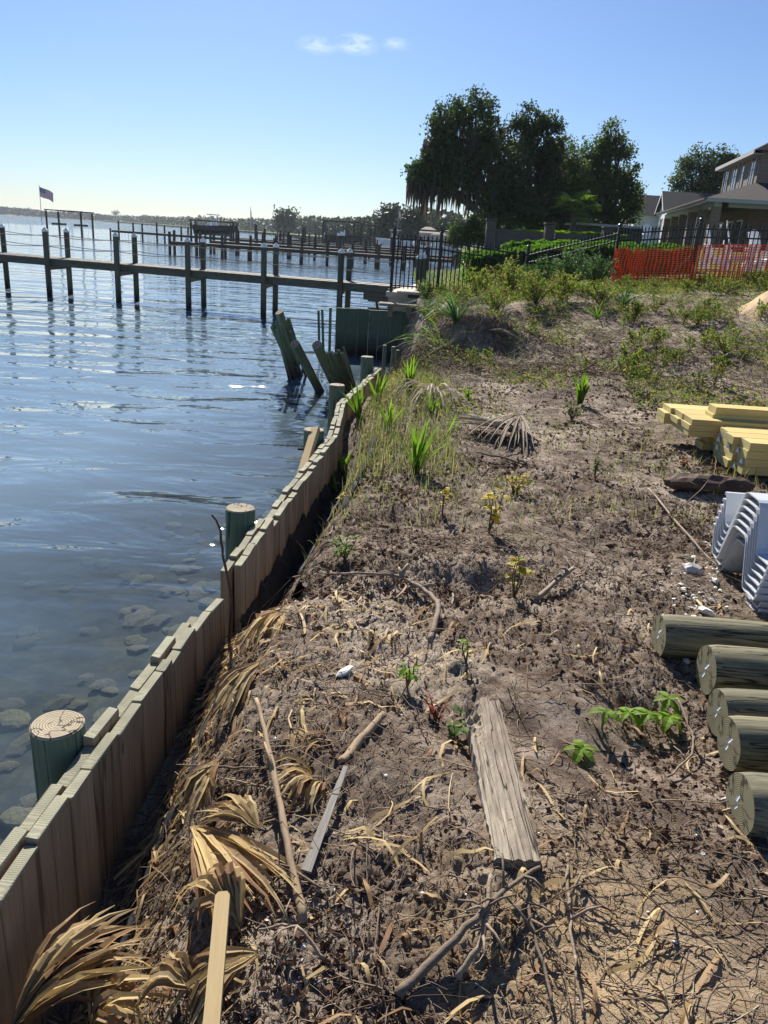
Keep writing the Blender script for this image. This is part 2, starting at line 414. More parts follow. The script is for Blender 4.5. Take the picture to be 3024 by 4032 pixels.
M['brightleaf'] = leafmat('bright_leaves', [(.15, .26, .025), (.21, .33, .03), (.11, .20, .02)], .5)
M['redleaf'] = leafmat('red_leaves', [(.22, .04, .02), (.30, .09, .03), (.16, .05, .02)], .4)
M['straw'] = leafmat('dead_palm_leaf', [(.42, .30, .13), (.52, .40, .20), (.30, .19, .09), (.22, .12, .06), (.46, .36, .20)], .25, .6)
M['straw_grey'] = leafmat('grey_palm_leaf', [(.36, .30, .22), (.24, .18, .13), (.42, .36, .28), (.17, .12, .085)], .2, .7)
M['litter'] = leafmat('leaf_litter', [(.035, .020, .014), (.06, .034, .023), (.10, .06, .04), (.21, .135, .095), (.38, .29, .21), (.05, .03, .022), (.15, .09, .065), (.045, .025, .018)], .1, .8, spec=.15)
M['twig'] = leafmat('twigs', [(.07, .045, .033), (.12, .08, .055), (.23, .17, .12), (.34, .27, .19), (.09, .06, .045)], .0, .85, spec=.15)
M['stem'] = simple('green_stem', (.12, .10, .04), (.07, .06, .03), 20, .7, .1)
M['redstem'] = simple('red_stem', (.20, .06, .04), (.12, .04, .03), 20, .7, .1)

# brick: fine courses at house distance
def brickmat(name, c1, c2, mortar, sc=1.0):
    m, nt, out = newmat(name)
    tc = N(nt, 'ShaderNodeTexCoord').outputs['UV']
    b = N(nt, 'ShaderNodeTexBrick', {'Vector': tc, 'Color1': c4(c1), 'Color2': c4(c2), 'Mortar': c4(mortar), 'Scale': sc, 'Mortar Size': .012, 'Brick Width': .22, 'Row Height': .075, 'Bias': 0.0})
    cc = mixc(nt, N(nt, 'ShaderNodeMapRange', {'Value': noise(nt, N(nt, 'ShaderNodeMapping', {'Vector': tc, 'Scale': (5, 14, 1)}).outputs[0], 1.0, 4), 'From Min': .35, 'From Max': .7, 'To Max': .7}).outputs[0], b.outputs['Color'], tuple(x * .6 for x in c1))
    finish(nt, out, cc, .9, .2, b.outputs['Fac'], -.4, .01)
    return m
M['brick'] = brickmat('house_brick', (.27, .175, .13), (.215, .135, .10), (.24, .22, .20))
M['brickgrey'] = brickmat('garden_wall_brick', (.12, .10, .09), (.09, .075, .068), (.12, .115, .105))

# glass of house windows
m, nt, out = newmat('window_glass')
finish(nt, out, (.03, .035, .04), .04, .8)
M['glass'] = m

# ground: sand, humus and litter stains, all at world scale
m, nt, out = newmat('sandy_soil')
pos = coords(nt, (1, 1, 1), world=True)
n1 = noise(nt, pos, 1.1, 8, .62); n2 = noise(nt, pos, 7.5, 8, .7); n3 = noise(nt, pos, 60, 6, .75); n4 = noise(nt, pos, 260, 3, .7)
cc = ramp(nt, n2, [(.32, (.075, .052, .037)), (.45, (.165, .122, .092)), (.55, (.30, .236, .182)), (.70, (.43, .35, .28))])
cc = mixc(nt, N(nt, 'ShaderNodeMapRange', {'Value': n1, 'From Min': .50, 'From Max': .64, 'To Max': .8}).outputs[0], cc, (.50, .42, .33))
n0 = noise(nt, coords(nt, (.8, .8, .8), world=True), 1.0, 6, .65, .4)
cc = mixc(nt, N(nt, 'ShaderNodeMapRange', {'Value': n0, 'From Min': .52, 'From Max': .64, 'To Max': .55}).outputs[0], cc, (.085, .058, .041))
cc = mixc(nt, N(nt, 'ShaderNodeMapRange', {'Value': n3, 'From Min': .50, 'From Max': .62, 'To Min': 0, 'To Max': .8}).outputs[0], cc, (.085, .058, .044))
spx = N(nt, 'ShaderNodeVectorMath', {0: N(nt, 'ShaderNodeNewGeometry').outputs['Position'], 1: (.62, 1.45, 1.15)}, operation='DISTANCE').outputs['Value']
spn = N(nt, 'ShaderNodeMath', {0: spx, 1: N(nt, 'ShaderNodeMath', {0: n2, 1: .8}, operation='MULTIPLY').outputs[0]}, operation='ADD').outputs[0]
cc = mixc(nt, N(nt, 'ShaderNodeMapRange', {'Value': spn, 'From Min': .45, 'From Max': .95, 'To Min': .8, 'To Max': 0}).outputs[0], cc, (.52, .38, .22))
yy = N(nt, 'ShaderNodeSeparateXYZ', {0: N(nt, 'ShaderNodeNewGeometry').outputs['Position']})
gf = N(nt, 'ShaderNodeMapRange', {'Value': yy.outputs[1], 'From Min': 20.5, 'From Max': 23}).outputs[0]
cc = mixc(nt, gf, cc, ramp(nt, n2, [(.3, (.05, .085, .02)), (.7, (.12, .16, .045))]))
wet = N(nt, 'ShaderNodeMapRange', {'Value': yy.outputs[2], 'From Min': .1, 'From Max': .55, 'To Min': .75, 'To Max': 0}).outputs[0]
cc = mixc(nt, wet, cc, (.10, .065, .035))
hh = N(nt, 'ShaderNodeMath', {0: n3, 1: N(nt, 'ShaderNodeMath', {0: n4, 1: .5}, operation='MULTIPLY').outputs[0]}, operation='ADD').outputs[0]
finish(nt, out, cc, .95, .12, hh, .9, .011)
M['soil'] = m

# pale dug sand
m, nt, out = newmat('dug_sand')
pos = coords(nt, (1, 1, 1), world=True)
n2 = noise(nt, pos, 9, 8, .7); n3 = noise(nt, pos, 70, 5, .7)
cc = ramp(nt, n2, [(.3, (.42, .29, .16)), (.6, (.62, .46, .29)), (.8, (.68, .53, .36))])
finish(nt, out, cc, .95, .1, n3, .7, .02)
M['sand'] = m

# sea bed
m, nt, out = newmat('sea_bed')
pos = coords(nt, (1, 1, 1), world=True)
n2 = noise(nt, pos, 3.5, 7, .65)
cc = ramp(nt, n2, [(.3, (.025, .025, .022)), (.55, (.075, .066, .048)), (.75, (.15, .12, .075))])
finish(nt, out, cc, .95, .1, n2, .5, .03)
M['seabed'] = m

# water: Fresnel reflection over a see-through, slightly silty body
m, nt, out = newmat('lagoon_water')
geo = N(nt, 'ShaderNodeNewGeometry')
pos = geo.outputs['Position']
sx = N(nt, 'ShaderNodeSeparateXYZ', {0: pos})
w1 = noise(nt, N(nt, 'ShaderNodeMapping', {'Vector': pos, 'Scale': (.7, 1.5, 1), 'Rotation': (0, 0, R(-12))}).outputs[0], 1.0, 3, .45, .5)
w2 = noise(nt, N(nt, 'ShaderNodeMapping', {'Vector': pos, 'Scale': (2.6, 4.4, 1), 'Rotation': (0, 0, R(9))}).outputs[0], 1.0, 2, .5, .4)
w3 = noise(nt, N(nt, 'ShaderNodeMapping', {'Vector': pos, 'Scale': (.16, .3, 1), 'Rotation': (0, 0, R(14))}).outputs[0], 1.0, 3, .5)
w0 = noise(nt, N(nt, 'ShaderNodeMapping', {'Vector': pos, 'Scale': (.30, .62, 1), 'Rotation': (0, 0, R(-6))}).outputs[0], 1.0, 2, .4, .3)
hs0 = N(nt, 'ShaderNodeMath', {0: w0, 1: 2.2}, operation='MULTIPLY').outputs[0]
hsum = N(nt, 'ShaderNodeMath', {0: N(nt, 'ShaderNodeMath', {0: w2, 1: .10}, operation='MULTIPLY').outputs[0], 1: w1}, operation='ADD').outputs[0]
hsum = N(nt, 'ShaderNodeMath', {0: hsum, 1: hs0}, operation='ADD').outputs[0]
bmp = N(nt, 'ShaderNodeBump', {'Height': hsum, 'Strength': 1.0, 'Distance': .088})
fr = N(nt, 'ShaderNodeFresnel', {'IOR': 1.33, 'Normal': bmp.outputs[0]})
gl = N(nt, 'ShaderNodeBsdfGlossy', {'Color': (1, 1, 1, 1), 'Roughness': .012, 'Normal': bmp.outputs[0]})
tr = N(nt, 'ShaderNodeBsdfTransparent', {'Color': (.68, .78, .82, 1)})
df = N(nt, 'ShaderNodeBsdfDiffuse', {'Color': (.155, .22, .275, 1)})
off = N(nt, 'ShaderNodeMath', {0: N(nt, 'ShaderNodeMath', {0: sx.outputs[0], 1: -1.0}, operation='MULTIPLY').outputs[0], 1: N(nt, 'ShaderNodeMath', {0: w3, 1: 3.0}, operation='MULTIPLY').outputs[0]}, operation='ADD').outputs[0]
off2 = N(nt, 'ShaderNodeMath', {0: off, 1: N(nt, 'ShaderNodeMath', {0: sx.outputs[1], 1: .22}, operation='MULTIPLY').outputs[0]}, operation='ADD').outputs[0]
silt = N(nt, 'ShaderNodeMapRange', {'Value': off2, 'From Min': 4.3, 'From Max': 8.0, 'To Min': .10, 'To Max': .93}).outputs[0]
body = N(nt, 'ShaderNodeMixShader', {0: silt, 1: tr.outputs[0], 2: df.outputs[0]})
frf = N(nt, 'ShaderNodeMath', {0: fr.outputs[0], 1: N(nt, 'ShaderNodeMath', {0: 1.0, 1: geo.outputs['Backfacing']}, operation='SUBTRACT').outputs[0]}, operation='MULTIPLY').outputs[0]   # seen from below the surface lets light out
fin = N(nt, 'ShaderNodeMixShader', {0: frf, 1: body.outputs[0], 2: gl.outputs[0]})
nt.links.new(fin.outputs[0], out.inputs[0])
M['water'] = m
# ------------------------------------------------------------------ the lie of the land
WY = np.array([0.2, 1.45, 1.83, 2.14, 3.0, 3.3, 3.5, 4.82, 6.24, 7.0, 7.6, 8.3, 9.2, 10.4])
WX = np.array([-.91, -.86, -.84, -.81, -.75, -.71, -.69, -.59, -.43, -.44, -.46, -.40, -.29, -.16])
def wall_x(y): return np.interp(y, WY, WX)
EY = np.array([10.4, 11.2, 12, 13, 15, 17, 18.5, 19.6, 20.2])
EX = np.array([-.10, .25, .42, .62, .85, .85, .60, .45, .45])
CY = np.array([19.9, 20.2, 40, 80, 150, 250, 330, 420, 700, 1500, 3500])
CX = np.array([-.25, -.2, 3.3, 5.8, 9.0, 7.0, -6, -32, -120, -560, -2400])
def coast_x(y): return np.interp(y, CY, CX)
def gbase(x, y):
    x = np.asarray(x, float); y = np.asarray(y, float)
    b = 1.15 + sm((y - 8) / 11) * (.36 + .105 * np.clip(x, 0, 9))
    inland = sm((x - coast_x(y) - 1.5) / 7)
    b = b + sm((y - 29) / 12) * inland * np.maximum(0, 3.3 - b)
    b = np.where(y > 150, np.minimum(b, 2.2 + 0 * b), b)
    # trench behind the bulkhead
    d = x - wall_x(y)
    depth = np.interp(y, [0, 1.2, 2.4, 3.2, 3.6, 4.6, 6.4, 7.5, 9, 10.4], [.60, .56, .34, .22, .42, .48, .36, .18, .12, .3])
    wid = np.interp(y, [0, 1.6, 2.4, 3.2, 3.6, 5, 6.5, 8], [.46, .40, .24, .18, .22, .26, .24, .2])
    b = b - np.where(y < 10.6, depth * np.exp(-(np.maximum(d, 0) / wid) ** 2), 0)
    # mounds and hollows left by the digger
    def g(cx, cy, rx, ry, h): return h * np.exp(-((x - cx) / rx) ** 2 - ((y - cy) / ry) ** 2)
    b = b + g(1.25, 12.3, .85, .42, .50) + g(.55, 11.0, .4, .5, .16) + g(2.6, 15.5, 1.2, 1.0, .18) + g(4.3, 16.6, 1.3, .8, .16) + g(.25, 1.75, .35, .35, .06)
    b = b + g(1.1, 2.55, .22, .2, -.10) + g(.95, 2.3, .25, .15, -.05) + g(.52, 3.65, .2, .14, -.07)
    # the washed-out cove beyond the end of the bulkhead
    e = np.interp(y, EY, EX) + .18 * (fbm(y * 1.7, x * 0 + 3, 3, 9) - .5)
    s = sm((x - (e - .75)) / .95)
    cove = (y > 10.35) & (y < 20.1)
    k = sm((y - 10.3) / .5)
    low = -.32 + .30 * np.exp(-((x + .5) / .9) ** 2 - ((y - 16.2) / 2.3) ** 2)
    b = np.where(cove, b * (1 - k) + (low + (b - low) * s) * k, b)
    return b
def grough(x, y):
    a = fbm(x * 2.3, y * 2.3, 4, 3) - .5
    c = fbm(x * 11, y * 11, 4, 21, .6) - .5
    d = np.abs(fbm(x * 30, y * 30, 3, 41, .6) - .5)
    e = fbm(x * 75, y * 75, 2, 71, .6) - .5
    near = 1 / (1 + np.maximum(0, y - 6) * .04)
    rough = .22 + 1.15 * sm((fbm(x * .9, y * .9, 2, 77) - .38) / .25)
    return (a * .10 + (c * .036 + d * .018 + e * .030) * near * rough) * np.where(y > 20, .4, 1)
def gz(x, y):
    return gbase(x, y) + grough(x, y)
def gz1(x, y): return float(gz(np.array([x]), np.array([y]))[0])

rows = np.concatenate([np.exp(np.linspace(math.log(.42), math.log(21.5), 640)), np.exp(np.linspace(math.log(22), math.log(3400), 90))])
NC = 430
tt = np.linspace(0, 1, NC) ** 1.15
Vg = np.empty((len(rows), NC, 3))
for j, y in enumerate(rows):
    if y < 10.4: xl = float(wall_x(y)) - .02
    elif y < 19.9: xl = float(np.interp(y, EY, EX)) - 1.6 * min(1, (y - 10.3) / .6) - .03
    else: xl = float(coast_x(y)) + .05
    xr = 1.75 + .70 * y if y < 40 else 30 + 1.1 * (y - 40) + .0
    xr = max(xr, xl + 5)
    x = xl + (xr - xl) * tt
    Vg[j, :, 0] = x; Vg[j, :, 1] = y; Vg[j, :, 2] = gz(x, np.full(NC, y))
ii = np.arange(len(rows) * NC).reshape(len(rows), NC)
Fg = np.stack([ii[:-1, :-1], ii[:-1, 1:], ii[1:, 1:], ii[1:, :-1]], -1).reshape(-1, 4)
ground = link('ground', np_mesh('ground', Vg.reshape(-1, 3), Fg, M['soil'], smooth=True))
tag(ground, kind='structure')

# ------------------------------------------------------------------ sea bed and water
sb = MB()
xs = [-4000, -300, -60, -20, -9, -6, -4, -2.5, -1.6, -.9, 2, 60]
zs = [-3.5, -3.4, -2.6, -1.9, -1.25, -.95, -.72, -.55, -.45, -.40, -.5, -.6]
ysb = [-30, 0, 4, 8, 12, 19.9, 60, 4500]
sv = [(x, y, z) for y in ysb for x, z in zip(xs, zs)]
nx = len(xs)
sb.add(sv, [(j * nx + i, j * nx + i + 1, (j + 1) * nx + i + 1, (j + 1) * nx + i) for j in range(len(ysb) - 1) for i in range(nx - 1)])
seabed = sb.build('seabed', M['seabed'])
tag(seabed, kind='structure')
# stones on the bottom along the wall: each its own piece
def rock_mesh(name, mat, seed, flat=.5, jag=.25, sub=2):
    bm = bmesh.new(); bmesh.ops.create_icosphere(bm, subdivisions=sub, radius=1)
    r = random.Random(seed); o = (r.uniform(0, 50), r.uniform(0, 50))
    for v in bm.verts:
        n = fbm(np.array([v.co.x * 1.3 + o[0] + v.co.z]), np.array([v.co.y * 1.3 + o[1] - v.co.z]), 3, seed)[0] - .5
        v.co *= 1 + n * 2 * jag; v.co.z *= flat
    me = bpy.data.meshes.new(name); bm.to_mesh(me); bm.free(); me.materials.append(mat)
    return me
srm = [rock_mesh('seabed_stone', M['seastone'], 100 + k, .26, .5) for k in range(6)]
def seabed_z(x): return float(np.interp(x, xs, zs))
for k in range(290):
    y = .8 + rnd.random() ** 1.3 * 8.2
    x = float(wall_x(y)) - .18 - abs(rnd.gauss(0, 1)) * (.75 + .12 * y)
    s = rnd.uniform(.04, .12)
    o = link('stone', srm[k % 6], seabed, (x, y, seabed_z(x) + s * .15), (rnd.uniform(-.2, .2), rnd.uniform(-.2, .2), rnd.uniform(0, 6.3)), (s * rnd.uniform(.8, 1.6), s, s * rnd.uniform(.7, 1.2)))

wm = MB()
wm.add([(-4000, -30, 0), (300, -30, 0), (300, 4500, 0), (-4000, 4500, 0)], [(0, 1, 2, 3)])
water = wm.build('water', M['water'])
tag(water, kind='structure')
# ------------------------------------------------------------------ timber bulkhead
BH1 = thing('wooden_bulkhead', 'double row of brown upright planks at the lower left, nearest the camera', 'bulkhead', (-.9, .5, 0), 'timber bulkhead sections along the water')
BH2 = thing('wooden_bulkhead', 'long section of weathered plank bulkhead curving away beyond the gap', 'bulkhead', (-.7, 3.5, 0), 'timber bulkhead sections along the water')
plank_cache = {}
def plank_mesh(w, h, th, mats, key, cut):
    k = (round(w, 3), round(h, 2), key, cut)
    if k in plank_cache: return plank_cache[k]
    b = MB()
    r = random.Random(hash(k) & 0xffff)
    # upright board: x thickness, y width, z height; slightly chipped top, bevelled edges
    e = .004
    prof = [(-th / 2 + e, -w / 2), (th / 2 - e, -w / 2), (th / 2, -w / 2 + e), (th / 2, w / 2 - e), (th / 2 - e, w / 2), (-th / 2 + e, w / 2), (-th / 2, w / 2 - e), (-th / 2, -w / 2 + e)]
    n = len(prof)
    dz = [cut * (p[1] / w) + r.uniform(-.003, .003) for p in prof]
    b.add([(x, y, -h) for x, y in prof] + [(x, y, -.006 + d) for (x, y), d in zip(prof, dz)] + [(x * .9, y * .97, d) for (x, y), d in zip(prof, dz)],
          [(i, (i + 1) % n, n + (i + 1) % n, n + i) for i in range(n)], 0)
    b.f += [(n + i, n + (i + 1) % n, 2 * n + (i + 1) % n, 2 * n + i) for i in range(n)]; b.m += [1] * n
    b.f.append(tuple(range(2 * n, 3 * n))); b.m.append(1)
    me = b.mesh('plank', mats)
    plank_cache[k] = me
    return me
MW = [M['plank'], M['plank_top']]
def run_planks(parent, y0, y1, off, widths, ztops, th=.04, h=1.75):
    y = y0; i = 0
    while y < y1 - .03:
        w = widths[i % len(widths)]
        w = min(w, y1 - y)
        yc = y + w / 2
        x = float(wall_x(yc)) + off
        sl = math.atan2(float(wall_x(yc + .12)) - float(wall_x(yc - .12)), .24)
        zt = ztops(yc, i)
        me = plank_mesh(w - .004, h, th, MW, 'w', rnd.choice((0, 0, .01, -.008)))
        o = link('plank', me, parent, (x - parent.location.x + rnd.uniform(-.004, .004), yc - parent.location.y, zt), (rnd.uniform(-.012, .012), rnd.uniform(-.015, .015), -sl))
        y += w / math.sqrt(1 + math.tan(sl) ** 2); i += 1
def zt1(y, i): return 1.205 + [.0, .005, -.012, -.008, .006, .03, .034, .03, .028, .015, .012, -.005, -.015, -.03, -.045][min(14, max(0, int((y - .4) / .2)))] + rnd.uniform(-.006, .006)
run_planks(BH1, .45, 3.24, -.02, [.19, .19, .215, .085, .10, .19, .19, .185, .13], zt1)
run_planks(BH1, .37, 3.06, -.068, [.185, .19, .17, .2], lambda y, i: zt1(y, i) - .004 + (.02 if i % 3 == 0 else -.012))
def zt2(y, i): return 1.21 + .03 * math.sin(y * 1.1) + (.045 if y < 4.2 else 0) - .02 * (y > 7) + rnd.uniform(-.012, .012)
run_planks(BH2, 3.5, 10.42, -.02, [.14, .145, .1, .14, .19, .14], zt2)
run_planks(BH2, 3.44, 10.42, -.068, [.145, .14, .185, .14], lambda y, i: zt2(y, i) - .005)
# waler on the water side
for (bh, a, b_) in ((BH1, .4, 3.2), (BH2, 3.5, 10.3)):
    w = MB(); n = 12
    for i in range(n):
        y0, y1 = a + (b_ - a) * i / n, a + (b_ - a) * (i + 1) / n
        p0, p1 = Vector((float(wall_x(y0)) - .12, y0, .72)), Vector((float(wall_x(y1)) - .12, y1, .72))
        w.add([p0 + Vector((dx, 0, dz)) for dx, dz in ((-.025, -.09), (.025, -.09), (.025, .09), (-.025, .09))] + [p1 + Vector((dx, 0, dz)) for dx, dz in ((-.025, -.09), (.025, -.09), (.025, .09), (-.025, .09))],
              [(0, 1, 5, 4), (1, 2, 6, 5), (2, 3, 7, 6), (3, 0, 4, 7)])
    w.build('waler', M['green_plank'], bh, loc=-bh.location)

# pilings standing against the bulkhead
def piling_mesh(name, r, h, mats, n=28, tilt=0.0, taper=.96):
    b = MB(); rr = random.Random(int(r * 1e4) + int(h * 100))
    nz = 6
    wob = [1 + .018 * math.sin(3 * k * 2 * math.pi / n + 1) + rr.uniform(-.008, .008) for k in range(n)]
    for j in range(nz + 1):
        z = -h + h * j / nz; rad = r * (taper + (1 - taper) * (1 - j / nz))
        if j == nz: z -= .006
        for k in range(n):
            a = 2 * math.pi * k / n
            b.v.append((rad * wob[k] * math.cos(a), rad * wob[k] * math.sin(a), z + (tilt * math.cos(a) if j == nz else 0)))
    for j in range(nz):
        for k in range(n):
            b.f.append((j * n + k, j * n + (k + 1) % n, (j + 1) * n + (k + 1) % n, (j + 1) * n + k)); b.m.append(0)
    t = len(b.v)
    for k in range(n):
        a = 2 * math.pi * k / n
        b.v.append((r * taper * wob[k] * .93 * math.cos(a), r * taper * wob[k] * .93 * math.sin(a), tilt * math.cos(a)))
    for k in range(n): b.f.append((nz * n + k, nz * n + (k + 1) % n, t + (k + 1) % n, t + k)); b.m.append(1)
    b.v.append((0, 0, -.004))
    for k in range(n): b.f.append((t + k, t + (k + 1) % n, len(b.v) - 1)); b.m.append(1)
    me = b.mesh(name, mats, smooth=True)
    try:
        me.set_sharp_from_angle(angle=R(40))
    except Exception: pass
    return me
pm = piling_mesh('piling', .086, 2.2, [M['green_pile'], M['pile_top']])
PL = [(2.06, 1.285, 'greenish treated piling with ringed sawn top at the lower left'),
      (4.12, 1.31, 'treated piling standing by the start of the far bulkhead section'),
      (6.14, 1.30, 'piling with a pale loose board leaning on its water side'),
      (8.16, 1.31, 'green piling at the outward bend of the far bulkhead'),
      (10.22, 1.33, 'last green piling at the broken end of the bulkhead')]
for y, zt, lab in PL:
    o = link('timber_piling', pm, None, (float(wall_x(y)) - .09 - .085, y, zt), (0, rnd.uniform(-.02, .02), rnd.uniform(0, 6)))
    tag(o, lab, 'piling', 'pilings along the bulkhead')
    bt = MB(); bt.tube([(-.125, 0, -.17), (-.08, 0, -.17)], .012, 6); bt.build('bolt', M['blackmetal'], o)
# spare upright boards at the broken end
for k, (dx, dy, h) in enumerate(((-.02, .1, 1.45), (.10, .16, 1.43), (.16, .22, 1.38))):
    b = MB(); b.box((0, 0, -.9), (.045, .05, 1.8), mtop=1)
    tag(b.build('upright_board', [M['green_plank'], M['plank_top']], None, (-.12 + dx, 10.45 + dy, h), rot=(rnd.uniform(-.03, .03), rnd.uniform(-.03, .03), .2)),
        ['narrow upright board just behind the last bulkhead piling', 'middle of three narrow boards at the broken bulkhead end', 'shortest of three narrow boards at the broken bulkhead end'][k], 'board', 'narrow boards at the bulkhead end')
# loose leaning board by the third piling
b = MB(); a0, a1 = Vector((-.76, 4.4, .45)), Vector((-.60, 6.12, 1.31))
dv = (a1 - a0); sdv = Vector((.8, -.1, .35)).normalized(); sdv = (sdv - dv.normalized() * sdv.dot(dv.normalized())).normalized(); nv = dv.normalized().cross(sdv)
pts = [a0 + sdv * s * .034 + nv * t * .02 for s in (-1, 1) for t in (-1, 1)] + [a1 + sdv * s * .034 + nv * t * .02 for s in (-1, 1) for t in (-1, 1)]
c0 = (a0 + a1) / 2
b.add([p - c0 for p in pts], [(0, 1, 3, 2), (4, 6, 7, 5), (0, 4, 5, 1), (2, 3, 7, 6), (0, 2, 6, 4), (1, 5, 7, 3)])
tag(b.build('loose_board', M['stake'], None, c0), 'pale sunlit board leaning on the outside of the bulkhead', 'board')

# black filter fabric behind the planks
def fabric(name, y0, y1, label, seed, tube_from, tube_to, cloth=True):
    t = thing(name, label, 'fabric', (float(wall_x(y0)), y0, .9))
    off = -t.location
    if cloth:
        n = 60; V = []; F = []; m_ = 9
        for i in range(n + 1):
            y = y0 + (y1 - y0) * i / n
            wx = float(wall_x(y)) + .006
            sag = .05 * math.sin(i * .9) + .04 * math.sin(i * 2.3 + 1)
            g0 = float(gbase(np.array([wx + .02]), np.array([y]))[0]); 
            prof = [(.0, .93 + sag * .4), (.012, .88 + sag * .4), (.03, .83), (.06, max(.74, g0 + .05)), (.11, max(.72, g0 + .07)), (.17, g0 + .13), (.23, g0 + .22 + sag * .5), (.275, g0 + .33 + sag), (.30, g0 + .36)]
            for k, (dx, z) in enumerate(prof):
                w = .014 * math.sin(i * 1.7 + k) + .01 * math.sin(i * 3.1 + k * 2)
                V.append((wx + dx + abs(w) * (k > 0), y, z + w)); 
        for i in range(n):
            for k in range(m_ - 1): F.append((i * m_ + k, i * m_ + k + 1, (i + 1) * m_ + k + 1, (i + 1) * m_ + k))
        b = MB(); b.add(V, F); b.build('cloth', M['fabric'], t, off, smooth=True)
    b = MB(); pts = []; rad = []
    for i in range(41):
        y = tube_from + (tube_to - tube_from) * i / 40
        x = float(wall_x(y)) + .15 + .012 * math.sin(i * .4) + .004 * math.sin(i * 1.9)
        z = float(gbase(np.array([x]), np.array([y]))[0]) + .02 + .008 * math.sin(i * .5)
        pts.append((x, y, z)); rad.append(.013 + .004 * math.sin(i * 1.3) + .003 * math.sin(i * 2.9))
    b.tube(pts, rad, 9); b.build('rolled_edge', M['fabric'], t, off, smooth=True)
fabric('filter_fabric', 3.45, 6.6, 'black filter cloth sagging in the gap behind the far bulkhead', 2, 4.2, 7.2)
fabric('filter_fabric', 1.55, 3.2, 'rolled black cloth edge lying along the near bulkhead planks', 3, 1.5, 3.1, cloth=False)

# ------------------------------------------------------------------ logs at the right edge
def log_thing(x0, y0, r, L, label, seed, rz):
    z = gz1(x0 + .2, y0) ; z = 1.13 + r
    t = thing('treated_log', label, 'log', (x0, y0, z), 'treated logs laid side by side', rz)
    b = MB(); rr = random.Random(seed); n = 30; nx = 22
    ph = rr.uniform(0, 6)
    for j in range(nx + 1):
        x = L * (j / nx) ** 1.4
        for k in range(n):
            a = 2 * math.pi * k / n
            q = r * (1 + .02 * math.sin(2 * a + ph + x) + .012 * math.sin(7 * a + ph * 2) + .006 * math.sin(x * 9 + 5 * a)) * (.955 if j == 0 else 1)
            b.v.append((x if j else -.004, q * math.cos(a), q * math.sin(a)))
    for j in range(nx):
        for k in range(n): b.f.append((j * n + k, (j + 1) * n + k, (j + 1) * n + (k + 1) % n, j * n + (k + 1) % n)); b.m.append(0)
    b.f.append(tuple(range(n))); b.m.append(1)
    b.f.append(tuple(nx * n + k for k in range(n))[::-1]); b.m.append(1)
    me = b.mesh('timber', [M['log'], M['log_end']], smooth=True)
    try: me.set_sharp_from_angle(angle=R(50))
    except Exception: pass
    link('timber', me, t)
    g = MB(); a = rr.uniform(-.3, .3); q0 = Vector((-.008, rr.uniform(-.03, .01), r * .42))
    k_ = rr.uniform(.6, 1.0); q0.z *= rr.uniform(.5, 1.1); w_ = rr.uniform(-.5, .6)
    pts = [q0, q0 + Vector((-.012, .012 * w_, -.022)) * k_, q0 + Vector((-.004, .03 * w_, -.042)) * k_, q0 + Vector((-.014, .02 * w_, -.062)) * k_]
    g.strip(pts, [.006 * k_, .008 * k_, .004, .006 * k_], Vector((-.25, .95, .1)).normalized(), fold=.3, up=(-1, 0, 0))
    g.build('paper_tag', M['paper'], t)
    return t
LG = [(D(1425, 1370, 1.235), .098, 'farthest of the treated logs, jutting out left below the grey sheets'),
      (D(1527, 1447, 1.235), .106, 'second farthest treated log, with a dark greenish shaded side'),
      (D(1552, 1538, 1.225), .092, 'middle treated log with a split in its tan end'),
      (D(1576, 1605, 1.225), .094, 'treated log just behind the nearest one, white tag on its end'),
      (D(1601, 1735, 1.235), .101, 'nearest treated log, with a pale sunlit top at the right edge')]
for k, (p, r, lab) in enumerate(LG):
    log_thing(p.x, p.y, r, 2.6, lab, 40 + k, R([-1.5, -1.2, .6, .2, -1.0][k]))

# ------------------------------------------------------------------ grey vinyl sheet piles, nested
def sheet_mesh(w_scale=1.0):
    # profile y (away), z (up), extruded along x
    prof = [(-.235, .035), (-.23, .012), (-.215, .0), (-.10, .0), (-.075, .006), (-.06, .03), (.005, .225), (.018, .243), (.04, .25), (.165, .25), (.187, .243), (.20, .225), (.285, .03), (.302, .006), (.325, .0), (.37, .012), (.395, .05), (.425, .15), (.428, .165), (.442, .165), (.442, .150)]
    th = .006
    P = [Vector((0, a, b_)) for a, b_ in prof]; n = len(P); up = []; 
    for i in range(n):
        t = (P[min(i + 1, n - 1)] - P[max(i - 1, 0)]).normalized(); nn = Vector((0, -t.z, t.y))
        up.append(P[i] + nn * th)
    b = MB(); L = 2.4
    for x in (0, L):
        b.v += [(x, p.y, p.z) for p in P] + [(x, p.y, p.z) for p in up]
    for i in range(n - 1):
        b.f += [(i, i + 1, 2 * n + i + 1, 2 * n + i), (n + i, 3 * n + i, 3 * n + i + 1, n + i + 1), (i, n + i, n + i + 1, i + 1), (2 * n + i, 2 * n + i + 1, 3 * n + i + 1, 3 * n + i)]; b.m += [0] * 4
    b.f += [(0, 2 * n, 3 * n, n), (n - 1, 2 * n - 1, 4 * n - 1, 3 * n - 1)]; b.m += [0, 0]
    # little interlock bead along the near flange
    b.tube([(0, -.235, .035), (L, -.235, .035)], .009, 6)
    return b.mesh('sheet_pile', M['vinyl'])
shm = sheet_mesh()
sb0 = D(1600, 1333, 1.14)
NS = 8
SL = ['topmost grey vinyl sheet pile, its flat crown catching the sky', 'second grey vinyl sheet from the top of the nested stack', 'third grey vinyl sheet from the top of the nested stack', 'fourth grey vinyl sheet from the top of the nested stack',
      'fourth grey vinyl sheet from the bottom of the nested stack', 'third grey vinyl sheet from the bottom of the nested stack', 'second grey vinyl sheet from the bottom of the nested stack', 'lowest grey vinyl sheet pile, lying on the soil behind the logs']
